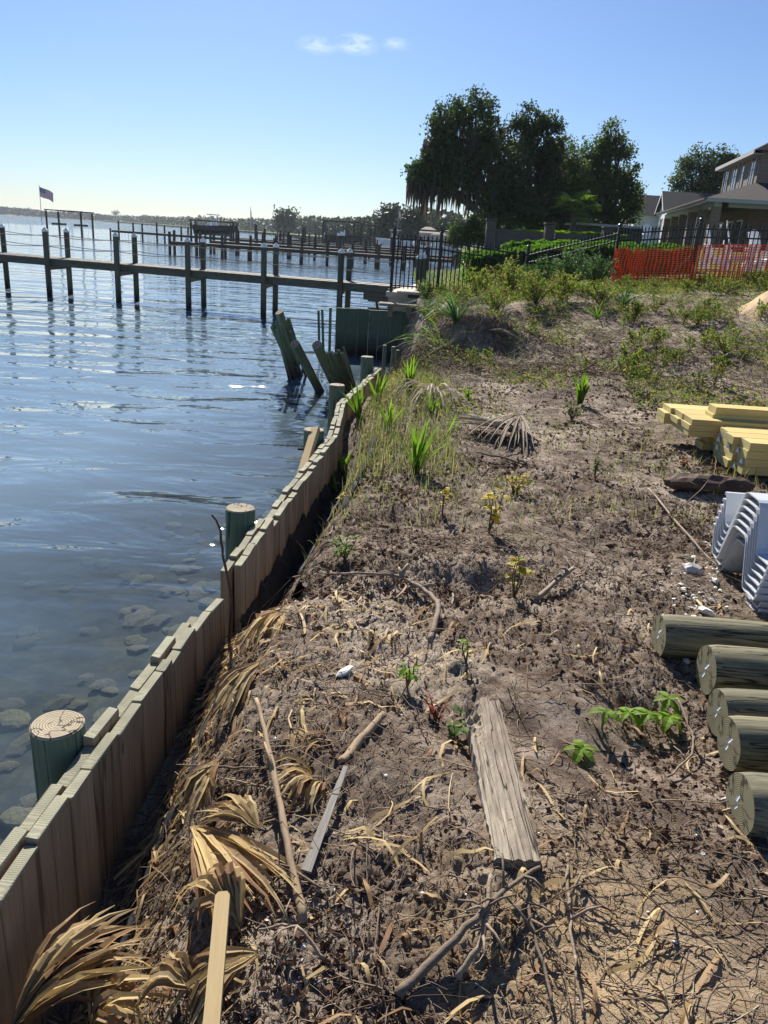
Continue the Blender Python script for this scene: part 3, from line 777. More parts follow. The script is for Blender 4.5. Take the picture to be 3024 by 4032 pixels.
SX = [.0, -.006, -.012, -.02, -.026, -.03, .0, .006]
for k in range(NS):
    kk = NS - 1 - k
    o = link('vinyl_sheet_pile', shm, None, (sb0.x + .085 + SX[k], sb0.y + .235, 1.15 + .038 * kk), (0, 0, R(-2.0)))
    tag(o, SL[k], 'sheet pile', 'nested grey vinyl sheet piles')

# ------------------------------------------------------------------ fresh lumber in two stacks
def board_mesh(L, w, th):
    b = MB(); e = .003
    prof = [(-w / 2 + e, 0), (w / 2 - e, 0), (w / 2, e), (w / 2, th - e), (w / 2 - e, th), (-w / 2 + e, th), (-w / 2, th - e), (-w / 2, e)]
    n = len(prof)
    b.v += [(0, y, z) for y, z in prof] + [(L, y, z) for y, z in prof]
    for i in range(n): b.f.append((i, n + i, n + (i + 1) % n, (i + 1) % n)); b.m.append(0)
    b.f.append(tuple(range(n))); b.m.append(1); b.f.append(tuple(range(n, 2 * n))[::-1]); b.m.append(1)
    return b.mesh('lumber_board', [M['lumber'], M['lumber_end']])
def tag_paper(parent, w, th, seed):
    rr = random.Random(seed); g = MB(); s = .022
    q = Vector((-.006, rr.uniform(-.3, .3) * w, th * .5))
    g.add([q + Vector((-.003, -s, -s)), q + Vector((-.018, s, -s * .8)), q + Vector((-.006, s * .8, s)), q + Vector((-.012, -s * .7, s * .9))], [(0, 1, 2, 3)])
    g.build('paper_tag', M['paper'], parent)
bmA = board_mesh(2.6, .235, .05); bmB = board_mesh(3.2, .185, .066)
ax, ay, az = 2.64, 6.86, 1.32
ordn = ['lowest', 'middle', 'top']; rown = ['front', 'second', 'third', 'back']
for lay in range(3):
    for row in range(3):
        o = link('lumber_board', bmA, None, (ax + rnd.uniform(-.015, .03) - (.06 if (row == 2 and lay < 2) else 0), ay + row * .238, az + lay * .051), (0, 0, R(-.6)))
        tag(o, '%s yellow lumber board, %s row of the lower left stack' % (ordn[lay], ['front', 'middle', 'back'][row]), 'board', 'yellow boards of the lower left stack')
bx, by, bz = 2.90, 6.20, 1.17
lname = ['bottom', 'second', 'third', 'top']
for row in range(5):
    nl = [4, 4, 4, 4, 6][row]
    for lay in range(nl):
        ofs = [.0, -.05, -.02, .02, -.02][row] + rnd.uniform(-.035, .035)
        o = link('lumber_board', bmB, None, (bx + ofs, by + row * .19, bz + lay * .067), (0, 0, R(-.4)))
        ln = (lname + ['fifth', 'topmost'])[lay] if nl == 6 else lname[lay]
        tag(o, '%s yellow board in %s row of the taller lumber stack' % (ln, ['the front', 'the second', 'the third', 'the fourth', 'the rearmost'][row]), 'board', 'yellow boards of the taller stack')
        if row < 4 and rnd.random() < .6: tag_paper(o, .185, .066, row * 9 + lay)
# bearers under the lumber
for k, (x, y) in enumerate(((3.6, 6.5), (4.6, 6.5))):
    b = MB(); b.box((0, 0, 0), (.09, 1.1, .10)); tag(b.build('timber_bearer', M['greystick'], None, (x, y + .2, 1.14 + (.0))), ['grey bearer timber under the left part of the lumber stacks', 'grey bearer timber under the right part of the lumber stacks'][k], 'bearer')
b = MB(); b.box((0, 0, 0), (.09, .9, .17)); tag(b.build('timber_bearer', M['greystick'], None, (3.25, 7.12, 1.235)), 'grey block raising the lower left lumber stack', 'bearer')

# rotten log in front of the lumber
def rough_log(name, p0, p1, r, mat, label, cat, seed, n=12, seg=14, rag=.25, flat=.8):
    b = MB(); rr = random.Random(seed); p0, p1 = Vector(p0), Vector(p1); c = (p0 + p1) / 2
    d = (p1 - p0); L = d.length; t = d.normalized(); s = t.cross(Vector((0, 0, 1))).normalized(); u = s.cross(t)
    for j in range(seg + 1):
        f = j / seg; e = min(1, 4 * f + .35, 4 * (1 - f) + .35)
        for k in range(n):
            a = 2 * math.pi * k / n
            q = r * e * (1 + rag * (rr.random() - .5) + .15 * math.sin(3 * a + f * 4))
            b.v.append(tuple(p0 - c + d * f + s * q * math.cos(a) + u * q * math.sin(a) * flat + t * rr.uniform(-.4, .4) * L / seg * (.0 if 0 < j < seg else 1)))
    for j in range(seg):
        for k in range(n): b.f.append((j * n + k, j * n + (k + 1) % n, (j + 1) * n + (k + 1) % n, (j + 1) * n + k)); b.m.append(0)
    b.f.append(tuple(range(n))[::-1]); b.m.append(0); b.f.append(tuple(seg * n + k for k in range(n))); b.m.append(0)
    return tag(b.build(name, mat, None, c), label, cat)
rough_log('rotten_log', D(1440, 1042, 1.22), D(1625, 1052, 1.20), .085, M['bark'], 'dark rotten log lying in front of the yellow lumber', 'log', 5)

# ------------------------------------------------------------------ weathered plank in the middle
c1, c2, c3, c4_ = D(1003, 1516, 1.22), D(1075, 1514, 1.22), D(1169, 1873, 1.215), D(1066, 1868, 1.215)
pc = (c1 + c2 + c3 + c4_) / 4
ldir = ((c1 + c2) / 2 - (c3 + c4_) / 2); Lp = ldir.length; ldir.normalize()
wdir = Vector((ldir.y, -ldir.x, 0)); wp = ((c2 - c1).length + (c3 - c4_).length) / 4
b = MB(); ny, nx_ = 56, 16; rr = random.Random(8)
for side in (1, 0):
    for j in range(ny + 1):
        for i in range(nx_ + 1):
            fy = j / ny - .5; fx = i / nx_ * 2 - 1
            x = fx * wp; y = fy * Lp
            if j == ny: y += .05 * (vnoise(np.array([i * .9]), np.array([3.3]))[0] - .6)
            if j == 0: y += .012 * (vnoise(np.array([i * .8]), np.array([9.3]))[0] - .5)
            if abs(fx) == 1: x += .008 * (vnoise(np.array([j * .7]), np.array([i * 3.1]))[0] - .5)
            z = .028 if side else -.03
            if side:
                z += .010 * (fbm(np.array([i * .9]), np.array([j * .16]), 3, 4)[0] - .5)
                rot = sm(np.array([(fy - .12) / .3]))[0] * sm(np.array([(-fx + .1) / .6]))[0]
                z -= rot * .035 * max(0, fbm(np.array([i * .8]), np.array([j * .5]), 3, 14)[0] - .35) * 3
            b.v.append((x, y, z))
K = (ny + 1) * (nx_ + 1)
for j in range(ny):
    for i in range(nx_):
        a = j * (nx_ + 1) + i
        b.f += [(a, a + 1, a + nx_ + 2, a + nx_ + 1), (K + a, K + a + nx_ + 1, K + a + nx_ + 2, K + a + 1)]; b.m += [0, 0]
for j in range(ny):
    for i in (0, nx_):
        a = j * (nx_ + 1) + i; q = (a, a + nx_ + 1, K + a + nx_ + 1, K + a); b.f.append(q if i == 0 else q[::-1]); b.m.append(0)
for i in range(nx_):
    for j in (0, ny):
        a = j * (nx_ + 1) + i; q = (a, K + a, K + a + 1, a + 1); b.f.append(q if j == 0 else q[::-1]); b.m.append(0)
tag(b.build('weathered_plank', M['oldplank'], None, (pc.x, pc.y, 1.205), rot=(R(-.5), 0, -math.atan2(ldir.x, ldir.y))), 'rotting grey brown plank lying flat in the middle of the soil', 'plank')

# pale stake at the bottom and the split palm stalks
def slat(name, p0, p1, w, th, mat, label, cat, nrm=(0, -.5, 1), taper=1.0, round_top=False):
    p0, p1 = Vector(p0), Vector(p1); d = p1 - p0; L = d.length; t = d.normalized(); nv = Vector(nrm); nv = (nv - t * nv.dot(t)).normalized(); s = t.cross(nv)
    b = MB(); out = [(-1, 0), (1, 0), (1, .97), (.6, 1.0), (-.6, 1.0), (-1, .97)] if round_top else [(-1, 0), (1, 0), (taper, 1.0), (-taper, 1.0)]
    n = len(out)
    for k in (1, -1): b.v += [(a * w / 2, f * L, k * th / 2) for a, f in out]
    b.f += [tuple(range(n)), tuple(range(n, 2 * n))[::-1]] + [(i, n + i, n + (i + 1) % n, (i + 1) % n) for i in range(n)]; b.m += [0] * (n + 2)
    o = b.build(name, mat, None)
    o.matrix_world = Matrix(((s.x, t.x, nv.x, p0.x), (s.y, t.y, nv.y, p0.y), (s.z, t.z, nv.z, p0.z), (0, 0, 0, 1)))
    return tag(o, label, cat)
slat('wooden_stake', D(455, 2240, 1.27), D(482, 1930, 1.33), .034, .018, M['stake'], 'pale wooden stake at the bottom left among dead fronds', 'stake', round_top=True)
def curved_stick(name, pts, r0, r1, mat, label, cat, n=7, jit=.004, group=None, fork=None):
    pts = [Vector(p) for p in pts]; c = pts[0].copy(); P = []
    m_ = 5
    for i in range(len(pts) - 1):
        a = pts[max(i - 1, 0)]; b_ = pts[i]; c_ = pts[i + 1]; d = pts[min(i + 2, len(pts) - 1)]
        for k in range(m_):
            t = k / m_
            q = .5 * ((2 * b_) + (c_ - a) * t + (2 * a - 5 * b_ + 4 * c_ - d) * t * t + (3 * b_ - a - 3 * c_ + d) * t ** 3)
            P.append(q - c + Vector((rnd.uniform(-jit, jit), rnd.uniform(-jit, jit), rnd.uniform(-jit, jit))))
    P.append(pts[-1] - c); L = len(P)
    b = MB(); b.tube(P, [(r0 + (r1 - r0) * i / (L - 1)) * (1 + rnd.uniform(-.12, .12)) for i in range(L)], n)
    if fork:
        for (f, v) in fork:
            q = P[int(f * (L - 1))]; v = Vector(v)
            b.tube([q, q + v * .5 + Vector((0, 0, .01)), q + v], [r1 * .9, r1 * .7, r1 * .4], 5)
    return tag(b.build(name, mat, None, c, smooth=True), label, cat, group)
def G(dx, dy, up=0.0):
    """point on the soil under an image bearing"""
    d = ray(dx, dy); ts = np.exp(np.linspace(math.log(1.2), math.log(26), 420)) / d.y
    xs_, ys_, zs_ = d.x * ts, d.y * ts, CAM_H + d.z * ts
    hit = np.nonzero(zs_ < gbase(xs_, ys_))[0]; i = int(hit[0]) if len(hit) else 200
    p = Vector((xs_[i], ys_[i], 0)); z = float(gbase(np.array([p.x]), np.array([p.y]))[0])
    return Vector((p.x, p.y, z + up))
curved_stick('palm_stalk', [G(655, 2000, .01), G(620, 1850, .05), G(585, 1700, .09), G(553, 1575, .12)], .013, .008, M['stalk'], 'long split tan palm stalk slanting across the debris', 'stalk', fork=[(.62, (-.05, .12, .03))])
slat('palm_stalk', G(660, 1900, .02), G(745, 1690, .05), .030, .008, M['greystick'], 'grey flattened palm stalk right of the long tan one', 'stalk', taper=.5)
curved_stick('palm_stalk', [G(735, 1665, .02), G(780, 1618, .03), G(828, 1572, .05)], .017, .014, M['stalk'], 'short thick tan stalk beside the curled dead leaves', 'stalk')
STK = [('dead_branch', [(605, 1268, .06), (745, 1262, .05), (850, 1257, .03), (910, 1285, .03), (945, 1330, .05), (925, 1400, .02)], .006, .017, 'curved bare branch on the soil reaching to the bulkhead gap'),
       ('dead_branch', [(1160, 1305, .02), (1200, 1275, .05), (1235, 1250, .06)], .018, .014, 'short thick branch over the small hole in the soil'),
       ('dead_branch', [(860, 2170, .02), (960, 2080, .05), (1060, 1995, .07), (1160, 1910, .05)], .016, .006, 'grey branch crossing the lower middle sand'),
       ('dead_branch', [(985, 2130, .02), (1035, 2060, .05), (1055, 1930, .06)], .012, .007, 'bent stick standing out below the weathered plank'),
       ('dead_branch', [(1260, 2212, .02), (1235, 2090, .03), (1225, 1960, .02), (1222, 1860, .02)], .004, .007, 'long pale root running down the sand patch'),
       ('dead_branch', [(1190, 2190, .02), (1150, 2040, .03), (1125, 1900, .02)], .005, .006, 'thin pale root left of the longer one on the sand'),
       ('dead_branch', [(700, 2100, .03), (640, 2060, .08), (560, 2050, .06)], .006, .004, 'thin twig by the pale stake'),
       ('dead_branch', [(690, 1935, .02), (600, 1900, .05), (480, 1925, .09)], .005, .003, 'thin bare twig across the dead fronds'),
       ('dead_branch', [(380, 1690, .08), (470, 1700, .07), (560, 1690, .05), (660, 1690, .03)], .004, .005, 'pale twig pointing at the rolled black cloth'),
       ('dead_branch', [(1450, 1560, .10), (1492, 1640, .05), (1440, 1690, .02)], .006, .005, 'bent root over the shaded hollow beside the logs'),
       ('dead_branch', [(1400, 1060, .01), (1450, 1130, .04), (1530, 1215, .02), (1560, 1240, .02)], .010, .006, 'pale branch lying left of the grey sheets'),
       ('dead_branch', [(1380, 1135, .02), (1460, 1120, .06), (1530, 1060, .10), (1545, 1010, .05)], .005, .004, 'forked root left of the grey sheets'),
       ('dead_branch', [(1655, 855, .02), (1560, 832, .03), (1515, 824, .02)], .008, .012, 'long pale stick lying beyond the lumber'),
       ('dead_branch', [(1030, 985, .03), (1090, 1000, .03), (1160, 1020, .02)], .010, .012, 'grey stick in front of the grey dead frond'),
       ('dead_branch', [(820, 1095, .03), (870, 1000, .2), (885, 940, .28)], .005, .003, 'dark upright twig near the green tuft'),
       ('dead_branch', [(505, 1310, .05), (500, 1230, .42)], .006, .004, 'brown broken stalk')]
for nm, pts, r0, r1, lab in STK[:-1]:
    curved_stick(nm, [G(*p) for p in pts], r0 * .8, r1 * .8, M['stick'], lab, 'branch', group='bare branches on the soil', fork=[(rnd.uniform(.3, .9), (rnd.uniform(-.09, .09), rnd.uniform(-.09, .09), rnd.uniform(0, .05))) for _ in range(4)])
# the bare whip standing up in front of the water
a = Vector((-.68, 3.15, .95))
curved_stick('bare_whip', [a, DY(500, 1300, 3.15), DY(482, 1200, 3.12), DY(474, 1140, 3.1), DY(457, 1112, 3.08)], .008, .004, M['bark'], 'bare dark whip standing up against the water by the gap', 'branch', jit=.003)
b = MB()
# ------------------------------------------------------------------ broken bulkhead leaning in the water
def lean(p0, p1):
    d = (Vector(p1) - Vector(p0)); return d.normalized().to_track_quat('Z', 'Y').to_euler(), d.length
pmb = piling_mesh('piling_broken', .12, 2.6, [M['green_pile'], M['pile_top']], 24, .01)
LPL = [(DY(603, 674, 15.3), D(655, 845, -.35), .085, 'rearmost leaning piling of the broken bulkhead, farthest out'),
       (DY(637, 742, 13.4), D(705, 872, -.3), .084, 'thick green piling leaning far over, nearest the open water'),
       (DY(684, 744, 13.6), D(742, 872, -.3), .095, 'thick piling leaning left beside the bundle of loose planks')]
for top, foot, r, lab in LPL:
    e, L = lean(foot, top)
    me = piling_mesh('piling_lean', r, L + .4, [M['green_pile'], M['pile_top']], 24, .012)
    tag(link('leaning_piling', me, None, top, e), lab, 'piling', 'leaning pilings of the broken bulkhead')
def leaning_board(top, foot, w, th, label, mat=None):
    e, L = lean(foot, top); b = MB(); b.box((0, 0, -L / 2), (w, th, L), mtop=1)
    tag(b.build('leaning_board', [mat or M['green_plank'], M['plank_top']], None, top, rot=e), label, 'board', 'loose boards of the broken bulkhead')
LB = [(590, 700, 640, 838), (587, 706, 646, 836), (596, 694, 648, 842), (604, 698, 650, 838), (612, 706, 655, 834), (618, 692, 652, 800), (623, 688, 662, 810)]
nm = ['outermost', 'second', 'third', 'fourth', 'fifth', 'sixth', 'innermost']
for k, (x0, y0, x1, y1) in enumerate(LB):
    leaning_board(DY(x0, y0, 14.9 - .05 * k), D(x1, y1, -.3) , .055, .035, '%s loose board in the left bundle by the rear leaning piling' % nm[k])
LB2 = [(709, 762, 748, 868), (715, 760, 752, 866), (720, 764, 756, 862), (726, 762, 760, 858), (731, 756, 764, 856), (738, 762, 768, 854)]
nm = ['first', 'second', 'third', 'fourth', 'fifth', 'last']
for k, (x0, y0, x1, y1) in enumerate(LB2):
    leaning_board(DY(x0, y0, 13.4), D(x1, y1, -.25), .06, .035, '%s board from the left in the bundle between pilings and cove' % nm[k])
LB3 = [(598, 712, 632, 846), (608, 700, 640, 842), (628, 716, 668, 834), (694, 756, 728, 872), (702, 770, 738, 874)]
nm = ['splintered thin board at the front of the left bundle', 'splintered thin board just behind the front one of the left bundle', 'thin board bridging the left bundle and the thick piling', 'splintered thin board against the thick left leaning piling', 'short thin board at the foot of the right bundle']
for k, (x0, y0, x1, y1) in enumerate(LB3):
    leaning_board(DY(x0, y0, 14.1), D(x1, y1, -.3), .05, .03, nm[k])
leaning_board(DY(742, 750, 14.2), D(768, 838, -.1), .04, .03, 'single thin board leaning over the wet sand')
for k, (x0, y0, x1, y1, w) in enumerate(((688, 670, 690, 770, .10), (696, 668, 699, 772, .11), (714, 664, 711, 790, .19))):
    leaning_board(DY(x0, y0, 18.6), DY(x1, y1, 18.6), w, .05, ['left thin upright board beside the end of the neighbouring seawall', 'middle thin upright board beside the neighbouring seawall', 'wide tilted board touching the end of the neighbouring seawall'][k])

# ------------------------------------------------------------------ neighbouring seawall
SW = thing('neighbour_seawall', 'dark shaded plank seawall return facing the washed-out cove', 'seawall', (-1.5, 19.5, 0))
x = -1.52
k = 0
while x < .95:
    w = .27 + .03 * ((k * 5) % 3 - 1)
    b = MB(); b.box((0, 0, -.85), (w - .004, .06, 1.7), mtop=1)
    b.build('plank', [M['green_plank'], M['plank_top']], SW, (x + w / 2 + 1.52, .012 * ((k * 3) % 2), 1.14 + .008 * ((k * 7) % 3 - 1)))
    x += w; k += 1
b = MB(); b.box((0, 0, 0), (2.4, .08, .16)); b.build('waler', M['green_plank'], SW, (1.2, .08, .9))
# upper wall and concrete cap the fence stands on
b = MB(); b.box((0, 0, 0), (2.6, .08, .34)); tag(b.build('timber_upstand', M['dock'], None, (1.05, 20.02, 1.36)), 'horizontal timber wall below the corner of the black fence', 'retaining wall')
cb = MB(); pts = [(-.32, 19.92), (-.05, 21.5), (1.2, 28.3), (3.35, 40.2), (5.9, 80)]
top, bot = 1.565, -.5
for i in range(len(pts) - 1):
    (xa, ya), (xb, yb) = pts[i], pts[i + 1]; wv = .55
    cb.add([(xa, ya, top), (xa + wv, ya, top), (xb + wv, yb, top), (xb, yb, top), (xa, ya, top - .12), (xb, yb, top - .12), (xa + wv, ya, top - .12), (xb + wv, yb, top - .12)],
           [(0, 1, 2, 3), (0, 3, 5, 4), (1, 6, 7, 2), (0, 4, 6, 1)])
    cb.add([(xa + .06, ya, top - .12), (xb + .06, yb, top - .12), (xb + .06, yb, bot), (xa + .06, ya, bot)], [(0, 1, 2, 3)])
cb.add([(-.26, 19.96, top - .12), (-.26, 19.96, bot), (.5, 19.96, bot), (.5, 19.96, top - .12)], [(0, 1, 2, 3)])
tag(cb.build('seawall_cap', M['concrete']), 'pale concrete seawall cap running away beneath the black fence', 'seawall')
b = MB(); b.box((0, 0, 0), (2.6, .42, .06)); tag(b.build('cap_strip', M['concrete'], None, (1.25, 19.94, 1.573)), 'pale cap strip under the first panels of the black fence', 'kerb')
# small square platform in the corner with rocks
b = MB(); b.box((0, 0, 0), (.95, .5, .06)); b.box((-.2, 0, -.16), (.12, .12, .26)); b.box((.25, 0, -.16), (.12, .12, .26))
tag(b.build('corner_cap', M['oldplank'], None, (.02, 19.35, 1.31)), 'small pale timber platform at the corner above the seawall planks', 'platform')
rk = [rock_mesh('riprap', M['stone'], 300 + k, .75, .45) for k in range(4)]
RK = [(.55, 19.5, 1.27, .2), (.88, 19.45, 1.27, .22), (1.12, 19.6, 1.3, .17), (.72, 19.25, 1.2, .16), (1.05, 19.2, 1.2, .18), (1.4, 19.5, 1.3, .16)]
for k, (x, y, z, s) in enumerate(RK):
    tag(link('riprap_rock', rk[k % 4], None, (x, y, z), (k, k * 2, k * .7), (s * 1.2, s, s)), ['grey rock nearest the small corner platform', 'largest grey rock beneath the black fence corner', 'grey rock behind the large one under the fence', 'low grey rock at the front of the corner pile', 'low grey rock at the front right of the corner pile', 'rightmost grey rock of the corner pile'][k], 'rock', 'grey rocks at the seawall corner')

# ------------------------------------------------------------------ near dock
DK = thing('timber_dock', 'long narrow timber dock with capped posts and rope rails over the water', 'dock', (-7, 28.5, 0))
o0 = -DK.location
fy = lambda x: 27.15 - (x + 4.6) * .26     # front row
def dock_post(x, y, zt, r=.098):
    b = MB(); b.tube([(0, 0, -1.5 - zt), (0, 0, -.02)], [r * 1.05, r], 14)
    o = b.build('post', M['dockpile'], DK, (x + o0.x, y + o0.y, zt), smooth=False)
    c = MB(); c.tube([(0, 0, -.03), (0, 0, .03), (0, 0, .035), (0, 0, .13)], [r * 1.12, r * 1.12, r * 1.1, .004], 4 if False else 12); c.build('cap', M['white_cap'], o)
FR = [-21.3, -18.5, -15.7, -12.9, -10.08, -7.36, -4.6, -1.95, .6]
for x in FR:
    dock_post(x, fy(x), 2.30); dock_post(x + .18, fy(x) + 1.45, 2.30)
    b = MB(); b.box((0, 0, 0), (.09, 1.8, .22)); b.build('crossbeam', M['dock'], DK, (x + .02 + o0.x, fy(x) + .72 + o0.y, 1.05))
ang = math.atan2(-.26, 1)
L = 23.5; rm = Matrix.Rotation(ang, 3, 'Z')
for dy in (.13, 1.32):
    b = MB(); b.box((0, 0, 0), (L, .05, .22), rm); b.build('stringer', M['dock'], DK, (-10.2 + o0.x, fy(-10.2) + dy + o0.y, 1.20))
plk = MB(); plk.box((0, 0, 0), (.138, 1.32, .04), rm); pme = plk.mesh('deck_board', M['deck'])
for k in range(160):
    x = -21.8 + k * .145
    if x > 1.3: break
    link('deck_board', pme, DK, (x + o0.x, fy(x) + .72 + o0.y, 1.333 + .004 * (k % 3)))
for dy, z in ((-.02, 2.15), (-.02, 1.78), (1.47, 2.15), (1.47, 1.78)):
    b = MB(); P = []
    for i in range(len(FR) - 1):
        for t in (0, .25, .5, .75):
            x = FR[i] + (FR[i + 1] - FR[i]) * t + (.18 if dy > 1 else 0)
            P.append((x + o0.x, fy(x - (.18 if dy > 1 else 0)) + dy + o0.y, z - .07 * math.sin(math.pi * t)))
    b.tube(P, .013, 5); b.build('rope', M['rope'], DK)
# boarding steps under the dock end
ST = thing('boarding_steps', 'dark open timber steps below the landward end of the dock', 'steps', (-.9, 26.2, 0))
for k in range(3):
    b = MB(); b.tube([(k * .62 + .15, 0, 1.05), (k * .62 + .35, .5, -.1)], .045, 4); b.build('stringer', M['dock'], ST)
for k in range(4):
    b = MB(); b.box((0, 0, 0), (1.9, .22, .045)); b.build('tread', M['dock'], ST, (.85, .08 + k * .11, .85 - k * .26))
b = MB(); b.box((0, 0, 0), (2.1, .08, .24)); b.build('beam', M['dock'], ST, (.8, -.06, 1.0))

# ------------------------------------------------------------------ black picket fence
FP = [(-.2, 20.0, 1.60), (.95, 20.0, 1.60), (3.1, 20.0, 1.42), (5.5, 21.0, 2.08), (6.8, 19.0, 2.25), (8.6, 19.0, 2.32), (10.6, 19.0, 2.36), (12.6, 19.1, 2.4)]
FH = 1.24
FE = thing('picket_fence', 'black metal picket fence crossing behind the weeds with pointed pickets', 'fence', (0, 20, 1.6))
fo = -FE.location
pk = MB(); pk.tube([(0, 0, .06), (0, 0, FH - .02)], .014, 4); pk.tube([(0, 0, FH - .02), (0, 0, FH + .02), (0, 0, FH + .035), (0, 0, FH + .12)], [.011, .011, .022, .001], 4)
pkm = pk.mesh('picket', M['blackmetal'])
po = MB(); po.box((0, 0, FH / 2 + .06), (.075, .075, FH + .22)); po.tube([(0, 0, FH + .17), (0, 0, FH + .20), (0, 0, FH + .215), (0, 0, FH + .25)], [.05, .05, .03, .028], 8); po.box((0, 0, .01), (.13, .13, .04))
pom = po.mesh('post', M['blackmetal'])
for i, (x, y, z) in enumerate(FP):
    link('post', pom, FE, (x + fo.x, y + fo.y, z + fo.z))
    if i == len(FP) - 1: break
    p, q = Vector((x, y, z)), Vector(FP[i + 1]); n = max(2, round((q - p).length / .105))
    for k in range(1, n):
        c = p.lerp(q, k / n) + fo; link('picket', pkm, FE, c)
    for hz in (.12, FH - .2, FH - .02):
        b = MB(); d = q - p
        s = Vector((-d.y, d.x, 0)).normalized() * .016
        a0, a1 = p + Vector((0, 0, hz)) + fo, q + Vector((0, 0, hz)) + fo
        u = Vector((0, 0, .018))
        b.add([a0 - s - u, a0 + s - u, a0 + s + u, a0 - s + u, a1 - s - u, a1 + s - u, a1 + s + u, a1 - s + u], [(0, 1, 5, 4), (1, 2, 6, 5), (2, 3, 7, 6), (3, 0, 4, 7)])
        b.build('rail', M['blackmetal'], FE)

# ------------------------------------------------------------------ orange safety net hung on the fence
NP = [(5.42, 20.85, 2.02), (5.7, 20.55, 2.05), (6.85, 18.9, 2.18), (8.6, 18.9, 2.24), (10.6, 18.9, 2.3), (12.4, 19.0, 2.34)]
b = MB(); seg = [Vector(p) for p in NP]; acc = [0]
for i in range(len(seg) - 1): acc.append(acc[-1] + (seg[i + 1] - seg[i]).length)
def net_at(s, h):
    s = min(max(s, 0), acc[-1])
    i = max(k for k in range(len(acc)) if acc[k] <= s + 1e-6); i = min(i, len(seg) - 2)
    t = (s - acc[i]) / (acc[i + 1] - acc[i]); p = seg[i].lerp(seg[i + 1], t)
    w = .05 * math.sin(s * 2.1 + h * 2) + .03 * math.sin(s * 5.3 + 1)
    crum = max(0, 1 - s / .9)
    lay = .05 * crum * math.sin(s * 21 + h * 9)
    top = 1 - .06 * math.sin(s * 1.3) - .05 * crum * math.sin(s * 17)
    return p + Vector((lay, -.05 + w + lay, h * (.93 * top)))
s = 0
while s < acc[-1] - .05:
    sp = .115 + (.0 if s > .9 else -.045)
    P = [net_at(s + .010 * math.sin(j * .8 + s * 3), j / 18) for j in range(19)]
    wd_ = .022 if (int(s * 7) % 4) else .032
    for j in range(18):
        ws0, ws1 = Vector((wd_ * .9, -.2 * wd_, 0)), Vector((wd_ * .9, -.2 * wd_, 0))
        mid = (P[j] + P[j + 1]) / 2
        b.add([P[j] - ws0, P[j] + ws0, mid + ws0 * .45, P[j + 1] + ws1, P[j + 1] - ws1, mid - ws0 * .45], [(0, 1, 2, 5), (5, 2, 3, 4)])
    s += sp
for j in range(19):
    s = 0
    while s < acc[-1] - .12:
        a0, a1 = net_at(s, j / 18), net_at(min(s + .1, acc[-1] - .01), j / 18)
        hw = Vector((0, 0, .0075))
        b.add([a0 - hw, a1 - hw, a1 + hw, a0 + hw], [(0, 1, 2, 3)])
        s += .1
net = b.build('safety_net', M['orange'])
tag(net, 'orange plastic safety net hung along the black fence at right', 'safety net')

# ------------------------------------------------------------------ sand heap at the right edge
b = MB(); n = 60; V = []; cx, cy = 8.15, 14.9
for j in range(n + 1):
    for i in range(n + 1):
        x, y = cx - 2.1 + 4.2 * i / n, cy - 1.7 + 3.4 * j / n
        r = math.hypot((x - cx) / 1.85, (y - cy) / 1.5)
        h = max(0, 1 - r) ** .9 * 1.35
        V.append((x - cx, y - cy, h))
V = np.array(V); xa, ya = V[:, 0] + cx, V[:, 1] + cy
gb = gbase(xa, ya)
V[:, 2] = gb - .12 + V[:, 2] + (fbm(xa * 5, ya * 5, 4, 55) - .5) * .14 * (V[:, 2] > 0) 
V[:, 2] -= float(gb.mean())
ii = np.arange((n + 1) ** 2).reshape(n + 1, n + 1)
F = np.stack([ii[:-1, :-1], ii[:-1, 1:], ii[1:, 1:], ii[1:, :-1]], -1).reshape(-1, 4)
tag(link('sand_heap', np_mesh('sand_heap', V, F, M['sand'], True), None, (cx, cy, float(gb.mean()))), 'heap of pale tan dug sand at the right edge', 'sand heap')
# ------------------------------------------------------------------ far docks with posts, lifts and boats
def far_dock(label, p0, p1, deckz, width, spacing, posth, seed, tall=0):
    rr = random.Random(seed); p0, p1 = Vector((p0[0], p0[1], 0)), Vector((p1[0], p1[1], 0))
    t = thing('far_dock', label, 'dock', p0, 'docks farther along the shore'); d = p1 - p0; L = d.length; u = d / L; s = Vector((-u.y, u.x, 0))
    ang = math.atan2(u.y, u.x); rm = Matrix.Rotation(ang, 3, 'Z')
    b = MB(); b.box((0, 0, 0), (L, width, .06), rm); b.build('deck', M['fardeck'], t, d / 2 + Vector((0, 0, deckz)))
    for k in (-1, 1):
        b = MB(); b.box((0, 0, 0), (L, .08, .26), rm); b.build('stringer', M['fardock'], t, d / 2 + s * k * (width / 2 - .05) + Vector((0, 0, deckz - .17)))
    n = int(L / spacing)
    for i in range(n + 1):
        for k in (-1, 1):
            h = posth + rr.uniform(-.15, .25) + (tall if rr.random() < .25 else 0) - (posth - deckz - .05 if rr.random() < .15 else 0)
            b = MB(); b.tube([(0, 0, -1.2), (0, 0, h)], [.15, .13], 7)
            b.build('post', M['fardock'], t, u * (i * spacing) + s * k * (width / 2 + .12) + Vector((rr.uniform(-.1, .1), 0, 0)))
    return t
far_dock('second dock, low timber, just beyond the near rope-railed dock', (-21.8, 77), (4.9, 79.5), 1.3, 1.6, 2.45, 2.25, 1)
far_dock('dock with the flag pole at its far left end', (-44.5, 126), (8.8, 108), 1.4, 1.7, 4.2, 2.6, 2)
far_dock('dock carrying the big covered boat lift', (-21.5, 92), (5.5, 93), 1.35, 1.6, 2.9, 2.4, 3, .5)
far_dock('dock lines behind the boat lift, middle distance', (-28, 133), (8, 139), 1.4, 1.8, 4.0, 2.7, 4, .9)
far_dock('distant dock with tall posts left of the white boat', (-24, 160), (8, 168), 1.5, 1.8, 4.5, 3.0, 5, 1.3)
